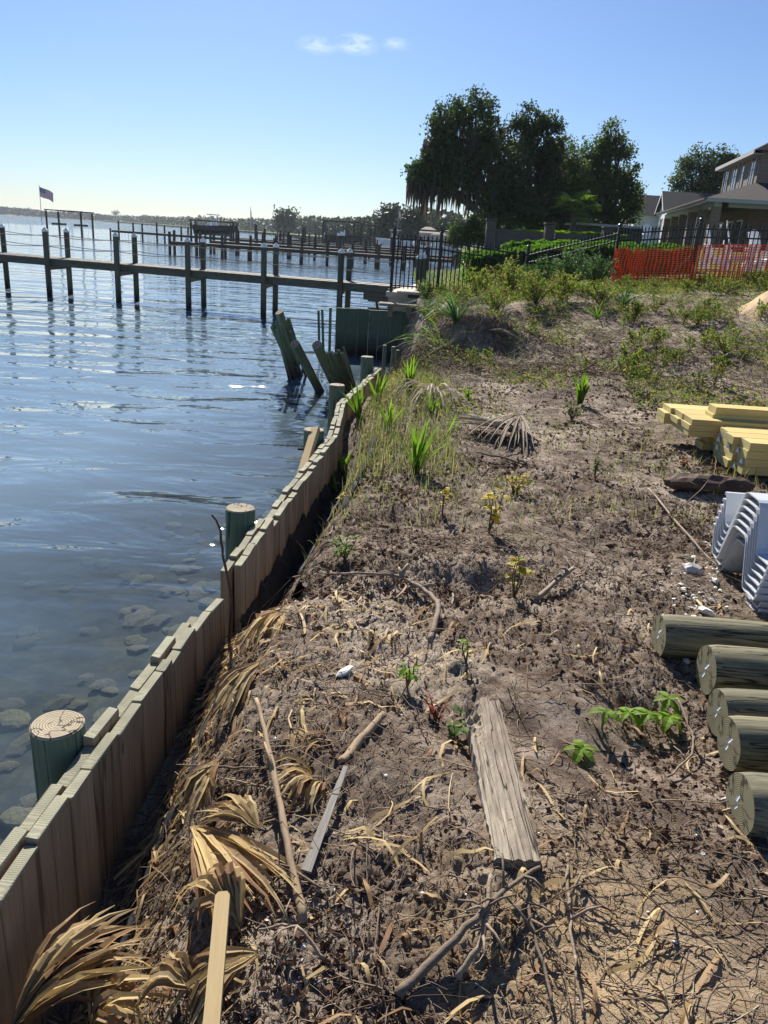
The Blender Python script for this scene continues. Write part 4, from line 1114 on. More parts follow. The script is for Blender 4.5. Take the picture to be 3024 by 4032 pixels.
far_dock('distant dock in front of the shore trees', (-26, 205), (7, 210), 1.5, 2, 5, 3.2, 6, 1.4)
far_dock('farthest dock under the shore trees', (-40, 262), (3, 268), 1.5, 2, 6, 3.4, 7, 1.6)

def boat(label, loc, rz, L, mat, top=True, engines=2):
    t = thing('motor_boat', label, 'boat', loc, 'boats on the lifts', rz)
    b = MB(); n = 14; W = L * .29; H = L * .16
    sec = [(-1, .78), (-.95, .25), (-.55, -.25), (0, -.5), (.55, -.25), (.95, .25), (1, .78)]
    for j in range(n + 1):
        f = j / n; w = W / 2 * (1 - max(0, (f - .5) / .5) ** 2.2 * .97); sh = H * (.12 + .30 * f ** 2); kz = .55 * max(0, (f - .65) / .35) ** 2
        for (a, z) in sec: b.v.append((L * (f - .5) + (.06 * L * (z + .5) * f if f > .8 else 0), a * w, H * (z + kz * (.78 - z)) + (sh if z > .5 else 0)))
    m_ = len(sec)
    for j in range(n):
        for k in range(m_ - 1): b.f.append((j * m_ + k, (j + 1) * m_ + k, (j + 1) * m_ + k + 1, j * m_ + k + 1)); b.m.append(0)
        b.f.append((j * m_ + m_ - 1, (j + 1) * m_ + m_ - 1, (j + 1) * m_, j * m_)); b.m.append(1)
    b.f.append(tuple(range(m_))); b.m.append(0)
    b.build('hull', [mat, M['hull_white']], t, smooth=False)
    b = MB(); b.box((0, 0, H * 1.15), (L * .13, W * .34, H * 1.0)); b.box((L * .05, 0, H * 1.75), (L * .02, W * .34, H * .5)); b.build('console', M['hull_white'], t)
    b = MB(); b.box((-L * .12, 0, H * 1.0), (L * .07, W * .5, H * .7)); b.build('seat', M['white'], t)
    if top:
        b = MB(); b.box((-.02 * L, 0, H * 2.55), (L * .30, W * .72, H * .12)); tt_ = b.build('hard_top', M['hull_white'], t)
        for a in (-1, 1):
            for q in (-1, 1):
                c = MB(); c.tube([(L * .10 * q - .02 * L, a * W * .27, H * .8), (L * .09 * q, a * W * .25, H * 2.5)], .03, 5); c.build('top_leg', M['trim'], tt_)
    for k in range(engines):
        y = (k - (engines - 1) / 2) * .62
        b = MB(); b.tube([(0, 0, -.45), (-.02, 0, .1), (-.05, 0, .12), (-.08, 0, .45), (-.05, 0, .62)], [.09, .12, .24, .26, .14], 8); b.build('outboard', M['white_cap'], t, (-L / 2 - .22, y, H * .75))
    return t
def lift(label, c, w, l, h, rz=0.0, roof=False):
    t = thing('boat_lift', label, 'boat lift', (c[0], c[1], 0), 'boat lifts', rz)
    for a in (-1, 1):
        for q in (-1, 1):
            b = MB(); b.tube([(0, 0, -1.2), (0, 0, h)], .16, 8); b.build('piling', M['fardock'], t, (a * l / 2, q * w / 2, 0))
        b = MB(); b.box((0, 0, 0), (.2, w + .5, .3)); b.build('cradle_beam', M['fardock'], t, (a * l * .32, 0, 1.75))
    for q in (-1, 1):
        b = MB(); b.box((0, 0, 0), (l + .6, .14, .16)); b.build('top_beam', M['fardock'], t, (0, q * w / 2, h + .12))
    if roof:
        b = MB(); b.box((0, 0, 0), (l * 1.1, w * 1.1, .12)); b.build('roof', M['fardock'], t, (0, 0, h + 1.0))
    return t
lift('boat lift holding the dark hulled boat beyond the near dock', (DY(463, 510, 122).x, 122), 3.6, 6.2, 3.5, R(4))
boat('dark hulled centre console boat hoisted on the nearest lift', (DY(463, 510, 122).x, 122, 2.1), R(4), 6.0, M['hull_dark'])
lift('empty boat lift behind the flag pole dock', (DY(152, 495, 127).x, 127), 3.6, 5.6, 3.6, R(-6))
lift('boat lift between the second flag pole and the white boat', (-10.4, 142), 3.8, 6.5, 5.0)
boat('low dark boat on the lift beside the second flag pole', (-10.4, 142, 1.9), 0, 6.0, M['hull_dark'], False, 1)
boat('white centre console boat with hard top among the docks', (-1.5, 146, 1.7), R(170), 6.5, M['hull_white'])
lift('boat lift around the white hard top boat', (-1.5, 146), 3.8, 6.8, 4.6)
boat('dark boat moored right of the white hard top boat', (4.2, 158, 1.5), R(10), 6.0, M['hull_dark'], False)
boat('white boat under the shore house, right of the other boats', (4.6, 104, 1.5), R(5), 5.4, M['hull_white'])
lift('boat lift of the white boat near the black fence', (4.6, 104), 3.4, 5.6, 4.0, R(3))
boat('small distant boat in front of the shore trees', (2, 200, 1.7), 0, 6.5, M['hull_white'])
lift('distant lift before the shore trees', (-9, 208), 4, 7, 5.6, 0)

# flags
def flag(label, base, h, fl, fh, ang, droop, real=True):
    t = thing('flag_pole', label, 'flag pole', base)
    b = MB(); b.tube([(0, 0, 0), (0, 0, h)], [.06, .035], 7); b.tube([(0, 0, h), (0, 0, h + .1)], .06, 6); b.build('pole', M['trim'], t)
    b = MB(); nx, ny = 26, 13
    P = {}
    for i in range(nx + 1):
        for j in range(ny + 1):
            f = i / nx; x = fl * f
            P[i, j] = (x * math.cos(ang) * (1 - .1 * droop), x * math.sin(ang) + .09 * math.sin(f * 9 + j * .15), h - .1 - fh * j / ny - droop * f ** 1.3 * fl - .05 * math.sin(f * 7))
    key = {k: n for n, k in enumerate(P)}
    b.v = [P[k] for k in P]
    for i in range(nx):
        for j in range(ny):
            b.f.append((key[i, j], key[i + 1, j], key[i + 1, j + 1], key[i, j + 1]))
            b.m.append(2 if (i < nx * .4 and j < 7) else (0 if j % 2 == 0 else 1))
    if real:
        stars = MB()
    b.build('flag', [M['flag_red'], M['flag_white'], M['flag_blue']], t)
    st = MB()
    for r_ in range(9):
        for c_ in range(6 if r_ % 2 == 0 else 5):
            i = (.4 * nx) * ((c_ + (.5 if r_ % 2 == 0 else 1)) / 6.0); j = 7 * (r_ + .6) / 9.6
            i0, j0 = int(i), int(j); q = Vector(P[i0, j0]).lerp(Vector(P[i0 + 1, j0 + 1]), .5) + Vector((0, -.03, 0))
            pts = [q + Vector((math.sin(a) * (.05 if k % 2 == 0 else .022), 0, math.cos(a) * (.05 if k % 2 == 0 else .022))) for k, a in ((k, k * math.pi / 5) for k in range(10))]
            st.add(pts, [tuple(range(10))])
    st.build('stars', M['flag_white'], t)
    return t
M['flag_red'] = simple('flag_red', (.50, .03, .05), (.42, .025, .04), 4, .8, .05)
M['flag_white'] = simple('flag_white', (.75, .74, .76), (.66, .65, .68), 4, .8, .05)
M['flag_blue'] = simple('flag_blue', (.03, .04, .16), (.022, .03, .12), 4, .8, .05)
fb = DY(92, 495, 124.5)
flag('stars and stripes flag flying from a white pole at the far left dock', (fb.x, 124.5, 1.4), DY(88, 402, 124.5).z - 1.4, 2.1, 1.35, R(0), .35)
fb = DY(541, 512, 143)
flag('pole with a limp flag among the middle docks', (fb.x, 143, 1.4), DY(541, 449, 143).z - 1.4, 1.5, 1.2, R(-72), .55)
fb = DY(1566 / 1.0, 900, 30)
fb = DY(1555 / 1.823 + 0, 520, 150)
q = DY(1565 / 1.823, 505, 152)
flag('small hanging flag in front of the shore house', (q.x, 152, 1.8), 6.2, 1.3, 1.0, R(-70), .6)

# ------------------------------------------------------------------ trees
def crown_points(blobs, dens, clump_r, per, rng, shell=.5):
    out = []
    for (c, r) in blobs:
        r = np.array(r, float); vol = (r[0] * r[1] * r[2]) ** (2 / 3)
        n = max(6, int(dens * vol))
        d = rng.normal(size=(n, 3)); d /= np.linalg.norm(d, axis=1)[:, None]
        rad = rng.uniform(shell, 1.06, n) ** .7
        cc = np.array(c) + d * rad[:, None] * r
        cr = clump_r * rng.uniform(.6, 1.4, n)
        pts = cc[:, None, :] + np.clip(rng.normal(size=(n, per, 3)), -1.5, 1.5) * (cr[:, None, None] * np.array([.62, .62, .5]))
        out.append(pts.reshape(-1, 3))
    return np.concatenate(out)
def tree(name, label, base, blobs, leaf, mat, dens=16, clump=.45, per=26, group=None, trunk_r=.3, seed=1, moss=None, limbs=True, cat='tree', aspect=.55):
    rng = np.random.default_rng(seed); rr = random.Random(seed)
    base = Vector(base)
    t = thing(name, label, cat, base, group)
    big = []
    for (c, r) in blobs:                      # boughs break up the outline
        big.append((c, tuple(.78 * a for a in r)))
        for k in range(5):
            dv = rng.normal(size=3); dv /= np.linalg.norm(dv); f = rng.uniform(.28, .45)
            big.append((tuple(np.array(c) + dv * np.array(r) * .72), tuple(f * a for a in r)))
    P = crown_points(big, dens * .8, clump, per, rng)
    V, F = leaf_quads(P - np.array(base), leaf, aspect, .2, 0, rng)
    cr = link('crown', np_mesh('crown', V, F, mat), t)
    b = MB()
    top = np.mean([c for c, r in blobs], axis=0); 
    ctr = Vector(top) - base; fork = Vector((ctr.x * .25, ctr.y * .25, max(.8, ctr.z * .35)))
    b.tube([(0, 0, -.3), (ctr.x * .05, 0, fork.z * .5), fork], [trunk_r * 1.25, trunk_r, trunk_r * .85], 9)
    if limbs:
        for (c, r) in blobs:
            e = Vector(c) - base; mid = fork.lerp(e, .55) + Vector((rr.uniform(-.3, .3), rr.uniform(-.3, .3), .35 * rr.random() * trunk_r * 4))
            b.tube([fork * .9, mid, e, e + Vector((rr.uniform(-.4, .4) * r[0], rr.uniform(-.4, .4) * r[1], r[2] * .5))], [trunk_r * .6, trunk_r * .4, trunk_r * .2, .02], 6)
            for k in range(5):
                dv = Vector((rr.gauss(0, 1), rr.gauss(0, 1), rr.gauss(.2, .8))).normalized()
                b.tube([mid.lerp(e, rr.uniform(.2, 1)), e + Vector((dv.x * r[0], dv.y * r[1], dv.z * r[2])) * .55, e + Vector((dv.x * r[0], dv.y * r[1], dv.z * r[2])) * .95], [trunk_r * .2, trunk_r * .11, .015], 4, cap=False)
    b.build('trunk', M['trunk'], t)
    if moss:
        mb_v = []; 
        for (c, r, n, ln) in moss:
            for k in range(n):
                a = rr.uniform(0, 6.28); q = rr.random() ** .5
                p = Vector((c[0] + r[0] * q * math.cos(a), c[1] + r[1] * q * math.sin(a), c[2] - r[2] * rr.uniform(-.5, .75))) - base
                L = ln * rr.uniform(.35, 1.25); w = rr.uniform(.05, .14)
                m0 = len(mb_v); x = rr.uniform(0, 3.14); s = Vector((math.cos(x), math.sin(x), 0))
                mb_v.append((p, L, w, s))
        b = MB()
        for p, L, w, s in mb_v:
            j = Vector((rr.uniform(-.08, .08), rr.uniform(-.08, .08), 0))
            q1 = p - Vector((0, 0, L * .4)) + j; q2 = p - Vector((0, 0, L)) + j * 1.5
            b.add([p - s * w * .6, p + s * w * .6, q1 + s * w, q2, q1 - s * w], [(0, 1, 2, 4), (4, 2, 3)])
        b.build('hanging_moss', M['moss'], t)
    return t
def B(dx, dy, r, Y, ry=1.0, fx=1.0, fz=1.0):
    c = DY(dx, dy, Y); k = Y * 1.06 / 1663.0
    return ((c.x, Y + rnd.uniform(-.15, .15) * r * k, c.z), (r * k * fx, r * k * ry, r * k * fz))
Y = 55
b1 = [B(1008, 232, 36, Y), B(965, 262, 34, Y), B(1045, 268, 42, Y), B(1000, 300, 56, Y), B(948, 318, 34, Y), B(1058, 330, 50, Y), B(932, 378, 44, Y, fx=1.05), B(985, 372, 52, Y), B(1040, 395, 56, Y), B(1078, 420, 48, Y), B(1082, 470, 42, Y), B(905, 372, 20, Y), B(1105, 370, 40, Y), B(1118, 455, 44, Y)]
ms = [(c, r, 85, 2.0) for c, r in (b1[6], b1[7], b1[4], b1[11])] + [(c, r, 60, 1.6) for c, r in (b1[1], b1[3], b1[8], b1[5])] + [(c, r, 30, 1.2) for c, r in (b1[2], b1[9])]
ob = DY(1085, 497, Y); tree('live_oak', 'tall dark live oak draped with hanging moss, leftmost of the big trees', (ob.x, Y, gz1(ob.x, Y)), b1, .21, M['oakleaf'], 34, .40, 26, 'big trees beyond the garden', .34, 3, ms)
Y = 57
b2 = [B(1150, 268, 34, Y), B(1185, 272, 26, Y), B(1112, 300, 30, Y), B(1160, 310, 46, Y), B(1195, 312, 22, Y), B(1130, 350, 46, Y), B(1180, 360, 40, Y), B(1140, 410, 52, Y), B(1185, 425, 42, Y), B(1120, 462, 46, Y), B(1172, 472, 42, Y)]
ob = DY(1145, 497, Y); tree('live_oak', 'second broad oak, right of the moss draped one', (ob.x, Y, gz1(ob.x, Y)), b2, .21, M['oakleaf'], 34, .40, 26, 'big trees beyond the garden', .32, 4, [(b2[6][0], b2[6][1], 40, 1.2), (b2[8][0], b2[8][1], 50, 1.3)])
Y = 60
b3 = [B(1255, 465, 40, Y), B(1195, 470, 40, Y), B(1225, 345, 34, Y), B(1200, 370, 36, Y), B(1235, 385, 46, Y), B(1212, 425, 46, Y), B(1250, 425, 44, Y), B(1225, 470, 36, Y)]
ob = DY(1222, 495, Y); tree('broadleaf_tree', 'lower rounded tree between the oaks and the sparse right tree', (ob.x, Y, gz1(ob.x, Y)), b3, .21, M['oakleaf2'], 32, .42, 24, 'big trees beyond the garden', .22, 5)
Y = 62
b4 = [B(1290, 470, 36, Y), B(1262, 410, 34, Y), B(1330, 480, 30, Y), B(1328, 290, 24, Y), B(1345, 318, 22, Y), B(1318, 322, 20, Y), B(1276, 330, 28, Y), B(1262, 355, 30, Y), B(1300, 350, 22, Y), B(1275, 375, 30, Y), B(1310, 390, 36, Y), B(1358, 375, 28, Y), B(1368, 420, 26, Y), B(1340, 410, 26, Y), B(1300, 430, 40, Y), B(1340, 450, 34, Y), B(1268, 440, 30, Y), B(1362, 462, 20, Y)]
ob = DY(1308, 497, Y); tree('broadleaf_tree', 'sparse topped tree with a high separate tuft, rightmost of the big trees', (ob.x, Y, gz1(ob.x, Y)), b4, .21, M['oakleaf2'], 30, .38, 24, 'big trees beyond the garden', .26, 6)
Y = 86
b5 = [B(1490, 362, 32, Y), B(1520, 348, 30, Y), B(1552, 352, 26, Y), B(1480, 395, 30, Y), B(1520, 392, 36, Y), B(1560, 385, 30, Y), B(1500, 420, 36, Y), B(1550, 420, 34, Y), B(1575, 345, 12, Y)]
ob = DY(1515, 470, Y); tree('broadleaf_tree', 'round dark tree standing behind the brick house roof', (ob.x, Y, 3.3), b5, .30, M['oakleaf'], 11, .55, 22, 'big trees beyond the garden', .3, 7)
Y = 46
b6 = [B(1005, 500, 26, Y), B(1035, 505, 22, Y), B(985, 512, 18, Y), B(1020, 485, 16, Y)]
ob = DY(1015, 520, Y); tree('bushy_tree', 'low bushy tree left of the garden wall pillar', (ob.x, Y, gz1(ob.x, Y)), b6, .17, M['oakleaf2'], 26, .32, 20, None, .12, 8)
# cabbage palm under the right tree
def palm(label, base, h, n, L, seed):
    rr = random.Random(seed); t = thing('cabbage_palm', label, 'palm', base)
    b = MB(); b.tube([(0, 0, -.2), (.05, 0, h * .5), (0, 0, h)], [.19, .16, .18], 9); b.build('trunk', M['trunk'], t)
    b = MB()
    for k in range(n):
        a = 6.283 * k / n + rr.uniform(-.2, .2); el = rr.uniform(-.6, 1.2); d = Vector((math.cos(a) * math.cos(el), math.sin(a) * math.cos(el), math.sin(el)))
        p0 = Vector((0, 0, h)); p1 = p0 + d * L * .55
        b.tube([p0, p1], [.025, .012], 4, cap=False)
        s = d.cross(Vector((0, 0, 1))).normalized(); u = s.cross(d)
        for q in range(15):
            f = (q / 14 - .5) * 2.5; dd = (d * math.cos(f) + s * math.sin(f)); ln = L * .62 * rr.uniform(.8, 1.1)
            e = p1 + dd * ln - Vector((0, 0, .28 * ln)); m_ = p1 + dd * ln * .55
            sd_ = dd.cross(u).normalized()
            b.strip([p1, m_, e], [.02, .035, .003], sd_)
    b.build('fronds', M['blade'], t)
    return t
pb = DY(1236, 497, 50); palm('fan palm with drooping fronds in front of the right hand trees', (pb.x, 50, 3.1), 2.0, 22, 1.5, 3)

# shore trees in the middle distance
shore = [('tall spreading tree on the far shore left of the tan house', 850, 490, 205, [(850, 480, 22), (832, 490, 14), (868, 478, 14), (845, 465, 10), (860, 495, 18)]),
         ('narrow tree on the far shore beside the tan house', 893, 490, 190, [(893, 472, 12), (890, 484, 14), (898, 490, 14), (885, 496, 12)]),
         ('dark tree behind the docks, left of the spreading shore tree', 795, 500, 260, [(790, 500, 9), (800, 496, 9), (782, 503, 7)]),
         ('thin crowned shore tree far behind the docks', 765, 500, 330, [(765, 497, 7), (758, 501, 6), (772, 502, 6)]),
         ('low shore tree right of the tan house', 955, 505, 180, [(970, 500, 14), (985, 503, 14), (960, 508, 10)]),
         ('small shore tree above the moored boats', 735, 500, 380, [(735, 498, 6), (744, 501, 6), (726, 502, 6)]),
         ('tall thin pine standing above the far tree line', 616, 500, 420, [(616, 470, 4), (617, 476, 4), (615, 484, 3)]),
         ('shore tree between the docks and the spreading tree', 815, 500, 235, [(815, 497, 11), (808, 502, 9), (823, 500, 9)])]
for k, (lab, dx, dy, Y, bl) in enumerate(shore):
    bb = [B(x, y, r, Y) for x, y, r in bl]; q = DY(dx, dy, Y)
    tree('shore_tree', lab, (q.x, Y, 1.6), bb, .0042 * Y, M['fartree'], 90 / max(1, (Y / 100) ** 2), .012 * Y, 14, 'trees along the far shore', .0016 * Y, 20 + k)

# far shore: low land and a wood that reads as one mass
fs = MB(); fsx = np.linspace(-2300, -150, 60)
def fs_y(x): return 1500 + .32 * (x + 700) * 0 + 60 * math.sin(x * .004) + .0004 * (x + 700) ** 2 * .5
for i in range(len(fsx) - 1):
    x0, x1 = fsx[i], fsx[i + 1]
    fs.add([(x0, fs_y(x0), -.5), (x1, fs_y(x1), -.5), (x1, fs_y(x1) + 12, 1.2), (x0, fs_y(x0) + 12, 1.2), (x0, fs_y(x0) + 500, 3), (x1, fs_y(x1) + 500, 3)], [(0, 1, 2, 3), (3, 2, 5, 4)])
fso = fs.build('far_shore', M['fardeck']); tag(fso, kind='structure')
rng = np.random.default_rng(9)
n = 48000
x = rng.uniform(-2200, -160, n); yy_ = np.array([fs_y(a) for a in x]) + rng.uniform(14, 130, n)
hh = (6.5 + 7.5 * fbm(x * .02, yy_ * .01, 3, 5)) * (.65 + .5 * fbm(x * .004, yy_ * 0, 2, 8)); z = 1 + hh * rng.uniform(0, 1, n) ** .8
V, F = leaf_quads(np.stack([x, yy_, z], 1), 5.2, .8, 0, 0, rng)
wo = link('far_wood', np_mesh('far_wood', V, F, M['fartree'])); tag(wo, 'low dark wood along the far shore of the water', 'wood', kind='stuff')
n = 26000
yy_ = np.exp(rng.uniform(math.log(300), math.log(1450), n)); x = np.array([coast_x(a) for a in yy_]) + 8 + rng.uniform(0, 1, n) ** 2 * (.35 * yy_)
hh = 7 + 8 * fbm(x * .03, yy_ * .02, 3, 15); z = 1.5 + hh * rng.uniform(0, 1, n)
V, F = leaf_quads(np.stack([x, yy_, z], 1), 2.6, .8, 0, 0, rng)
wo = link('shore_wood', np_mesh('shore_wood', V, F, M['fartree'])); tag(wo, 'dark wood along the curving right shore behind the docks', 'wood', kind='stuff')
# pines standing above the far wood
PN = [(250, 452, 'lone'), (278, 467, ''), (300, 470, ''), (345, 473, ''), (480, 486, ''), (575, 492, ''), (325, 474, ''), (420, 481, ''), (205, 461, ''), (60, 447, '')]
lbl = ['tallest pine of the group right of the flag, far shore', 'pine above the far wood, second right of the flag', 'pine above the far wood, third right of the flag', 'pine with a flat crown in the middle of the far wood', 'pine above the far wood near the boat lift', 'pine at the right end of the far wood', 'small pine beside the flat crowned one on the far shore', 'pine above the far wood left of the boat lift', 'first pine right of the flag on the far shore', 'pine left of the flag on the far shore']
for k, (dx, dy, _) in enumerate(PN):
    Y = 1520; c = DY(dx, dy + 8, Y); t = thing('pine_tree', lbl[k], 'pine', (c.x, Y, 1), 'pines above the far wood'); h = c.z - 1
    b = MB(); b.tube([(0, 0, 0), (0, 0, h)], [.6, .3], 5); b.build('trunk', M['trunk'], t)
    P = np.random.default_rng(k).normal(size=(120, 3)) * np.array([3.2, 3.2, 2.6]) + np.array([0, 0, h])
    V, F = leaf_quads(P, 2.6, .7); link('crown', np_mesh('crown', V, F, M['fartree']), t)

# ------------------------------------------------------------------ garden: hedges, walls
def hedge(name, label, pts, width, top, leaf, n, mat, seed, jag=.14, group=None, cat='hedge'):
    """clipped hedge along pts (x,y); heights from the soil to top (list)"""
    rng = np.random.default_rng(seed); P = []
    seg = [Vector((p[0], p[1], 0)) for p in pts]; tot = sum((seg[i + 1] - seg[i]).length for i in range(len(seg) - 1))
    for i in range(len(seg) - 1):
        d = seg[i + 1] - seg[i]; k = int(n * d.length / tot); u = d.normalized(); s = Vector((-u.y, u.x, 0))
        a = rng.uniform(0, 1, k); face = rng.uniform(0, 1, k)
        w = rng.uniform(-.5, .5, k); w = np.where(face < .42, -.5 + np.abs(rng.normal(0, .07, k)), w) * width
        x = seg[i].x + d.x * a + s.x * w; y = seg[i].y + d.y * a + s.y * w
        z0 = gbase(x, y); zt = top[i] + (top[i + 1] - top[i]) * a + jag * (fbm(x * 2.2, y * 2.2, 3, seed) - .5) * 2 - (w / width) ** 2 * .25
        h = np.where(face < .42, rng.uniform(0, 1, k), np.where(face < .85, 1 - np.abs(rng.normal(0, .05, k)), rng.uniform(0, 1, k)))
        P.append(np.stack([x, y, z0 + (zt - z0) * h], 1))
    P = np.concatenate(P); o = np.array([seg[0].x, seg[0].y, 0])
    t = thing(name, label, cat, (seg[0].x, seg[0].y, float(gbase(o[0], o[1]))), group)
    V, F = leaf_quads(P - np.array(t.location), leaf, .6, .25, 0, rng); link('foliage', np_mesh('foliage', V, F, mat), t)
    b = MB()
    for i in range(len(seg) - 1):
        for q in (.25, .5, .75):
            p = seg[i].lerp(seg[i + 1], q) - Vector(t.location); z = float(gbase(p.x + t.location.x, p.y + t.location.y))
            b.tube([(p.x, p.y, z - t.location.z - .1), (p.x + .1, p.y, z - t.location.z + .6)], .03, 5)
    b.build('stems', M['trunk'], t)
    return t
ht = lambda dx, dy, Y: DY(dx, dy, Y).z
hedge('garden_hedge', 'long dark hedge with sunlit top right behind the black fence', [(1.9, 24.0), (4.2, 24.3), (6.6, 24.8), (8.6, 25.6)], 1.7, [ht(1006, 548, 24), ht(1130, 530, 24.3), ht(1250, 527, 24.8), ht(1360, 524, 25.6)], .12, 42000, M['hedge'], 31)
hedge('garden_hedge', 'lighter clipped hedge mounded in front of the lattice wall', [(4.2, 33), (6.8, 33.3), (9.3, 33.5)], 1.8, [ht(1080, 523, 33), ht(1160, 519, 33), ht(1275, 521, 33)], .14, 20000, M['hedge'], 32, .2)
hedge('garden_hedge', 'low bright green hedge strip along the top of the garden wall', [(6.4, 46.5), (12.6, 46.8)], .9, [ht(1105, 494, 46.5), ht(1300, 503, 46.8)], .15, 7000, M['brightleaf'], 33, .08)
def uv_box(me, s=1.0):
    uv = me.uv_layers.new(name='UVMap')
    for p in me.polygons:
        n = p.normal
        for li in p.loop_indices:
            c = me.vertices[me.loops[li].vertex_index].co
            if abs(n.z) > .7: q = (c.x, c.y)
            elif abs(n.x) > abs(n.y): q = (c.y, c.z)
            else: q = (c.x, c.z)
            uv.data[li].uv = (q[0] * s, q[1] * s)
def bbox(parent, name, mat, c, d, rot=None, uv=False, mats=None):
    b = MB(); b.box((0, 0, 0), d, rot); o = b.build(name, mats or mat, parent, c)
    if uv: uv_box(o.data)
    return o
# lattice garden wall with pillars
Yw = 44.0
GW = thing('garden_wall', 'grey brown brick garden wall with pillars and open lattice blocks', 'wall', (DY(1059, 500, Yw).x, Yw, 2.9))
def gx(dx): return DY(dx, 505, Yw).x - GW.location.x
wt = DY(1185, 502, Yw).z - 2.9
for dx in (1059, 1186, 1312):
    p = bbox(GW, 'pillar', M['brickgrey'], (gx(dx), 0, (wt + .42) / 2 - .3), (.5, .5, wt + .30 + .6), uv=True)
    bbox(p, 'coping', M['brickgrey'], (0, 0, (wt + .42 + .6) / 2 + .03), (.6, .6, .07))
bbox(GW, 'solid_panel', M['brickgrey'], ((gx(1059) + gx(1186)) / 2, 0, wt / 2 - .3), (gx(1186) - gx(1059) - .64, .3, wt + .6), uv=True)
xa, xb = gx(1186) + .32, gx(1312) - .32
bbox(GW, 'lattice_top', M['brickgrey'], ((xa + xb) / 2, 0, wt - .09), (xb - xa, .3, .18), uv=True)
lb = MB(); lb.box((0, 0, 0), (.22, .28, .12)); lbm = lb.mesh('lattice_block', M['brickgrey']); uv_box(lbm)
nrow = 6
for r_ in range(nrow):
    n = int((xb - xa) / .4)
    for k in range(n):
        link('lattice_block', lbm, GW, (xa + .12 + (k + (r_ % 2) * .5) * (xb - xa - .1) / n, 0, wt - .24 - r_ * .121))
bbox(GW, 'lattice_backing', M['darkin'], ((xa + xb) / 2, .35, wt / 2 - .15), (xb - xa, .1, wt - .1))
# slatted roof of a low outbuilding right of the wall
t = thing('low_outbuilding', 'low flat roofed brick outbuilding between garden wall and white house', 'outbuilding', (DY(1240, 500, 52).x, 52, 3.1))
x0, x1 = 0, DY(1410, 505, 52).x - t.location.x; zt_ = DY(1300, 489, 52).z - 3.1
bbox(t, 'wall', M['brickgrey'], ((x0 + x1) / 2 + .3, 1.2, zt_ / 2), (x1 - x0 - .5, 2.2, zt_), uv=True)
bbox(t, 'flat_roof', M['trim'], ((x0 + x1) / 2, 1.0, zt_ + .06), (x1 - x0 + .3, 3.2, .12))

# ------------------------------------------------------------------ patio with white chairs
PT = thing('patio_terrace', 'raised patio terrace with brick retaining wall behind the orange net', 'terrace', (8.0, 26.0, 2.2))
pz = DY(1560, 584, 26).z
bbox(PT, 'retaining_wall', M['brickgrey'], (4.2, .05, pz - 2.2 - .75), (8.6, .3, 1.4), uv=True)
bbox(PT, 'coping', M['concrete'], (4.2, 0, pz - 2.2 - .02), (8.8, .5, .07))
bbox(PT, 'paving', M['concrete'], (4.2, 5.2, pz - 2.2 - .06), (8.6, 10, .06))
def adirondack(label, loc, rz, s=1.0):
    t = thing('adirondack_chair', label, 'chair', loc, 'white garden chairs on the patio', rz)
    W = .62 * s
    for k in range(6):
        h = (1.0 + .13 * math.sin(math.pi * (k + .5) / 6)) * s; x = (k - 2.5) * .1 * s
        b = MB(); b.tube([(0, 0, 0), (0, 0, 0)], .0, 4, cap=False)
        b = MB(); b.box((0, 0, h / 2 * .86), (.085 * s, .022, h * .86), Matrix.Rotation(R(-18), 3, 'X')); b.build('back_slat', M['white'], t, (x, .28 * s, .26 * s))
    for k in range(5):
        b = MB(); b.box((0, 0, 0), (W * .86, .085 * s, .022), Matrix.Rotation(R(-12), 3, 'X')); b.build('seat_slat', M['white'], t, (0, (.24 - .1 * (4 - k)) * s + .06, (.30 + .022 * (4 - k)) * s))
    for a in (-1, 1):
        b = MB(); b.box((0, 0, 0), (.11 * s, .72 * s, .025)); b.build('arm', M['white'], t, (a * W * .53, -.02 * s, .60 * s))
        b = MB(); b.box((0, 0, 0), (.03, .10 * s, .60 * s)); b.build('leg', M['white'], t, (a * W * .48, -.30 * s, .30 * s))
        b = MB(); b.box((0, 0, 0), (.03, .10 * s, .58 * s)); b.build('leg', M['white'], t, (a * W * .48, .27 * s, .29 * s))
        b = MB(); b.box((0, 0, 0), (.03, .85 * s, .11 * s), Matrix.Rotation(R(-14), 3, 'X')); b.build('side_rail', M['white'], t, (a * W * .42, .05 * s, .26 * s))
    b = MB(); b.box((0, 0, 0), (W, .03, .09 * s)); b.build('back_brace', M['white'], t, (0, .40 * s, .68 * s))
    return t
q = DY(1590, 575, 27); adirondack('tall white slatted garden chair, its back high above the orange net', (q.x, 27, pz), R(70), 1.28)
q = DY(1545, 575, 27.6); adirondack('white garden chair just left of the tall one, mostly behind the net', (q.x, 27.6, pz), R(60), 1.1)
q = DY(1640, 575, 27.4); adirondack('white garden chair at the right edge behind the orange net', (q.x, 27.4, pz), R(100), 1.1)
q = DY(1404, 520, 46); adirondack('white garden chair alone near the white house, seen over the fence', (q.x, 46, gz1(q.x, 46)), R(25), 1.0)

# ------------------------------------------------------------------ brick house at the right
HA = R(-9.9)                      # house axes turned a little
HO = Vector((18.35, 50.0, 3.2))
BHs = thing('brick_house', 'two storey brick house with columned porch at the right edge', 'house', HO, None, HA)
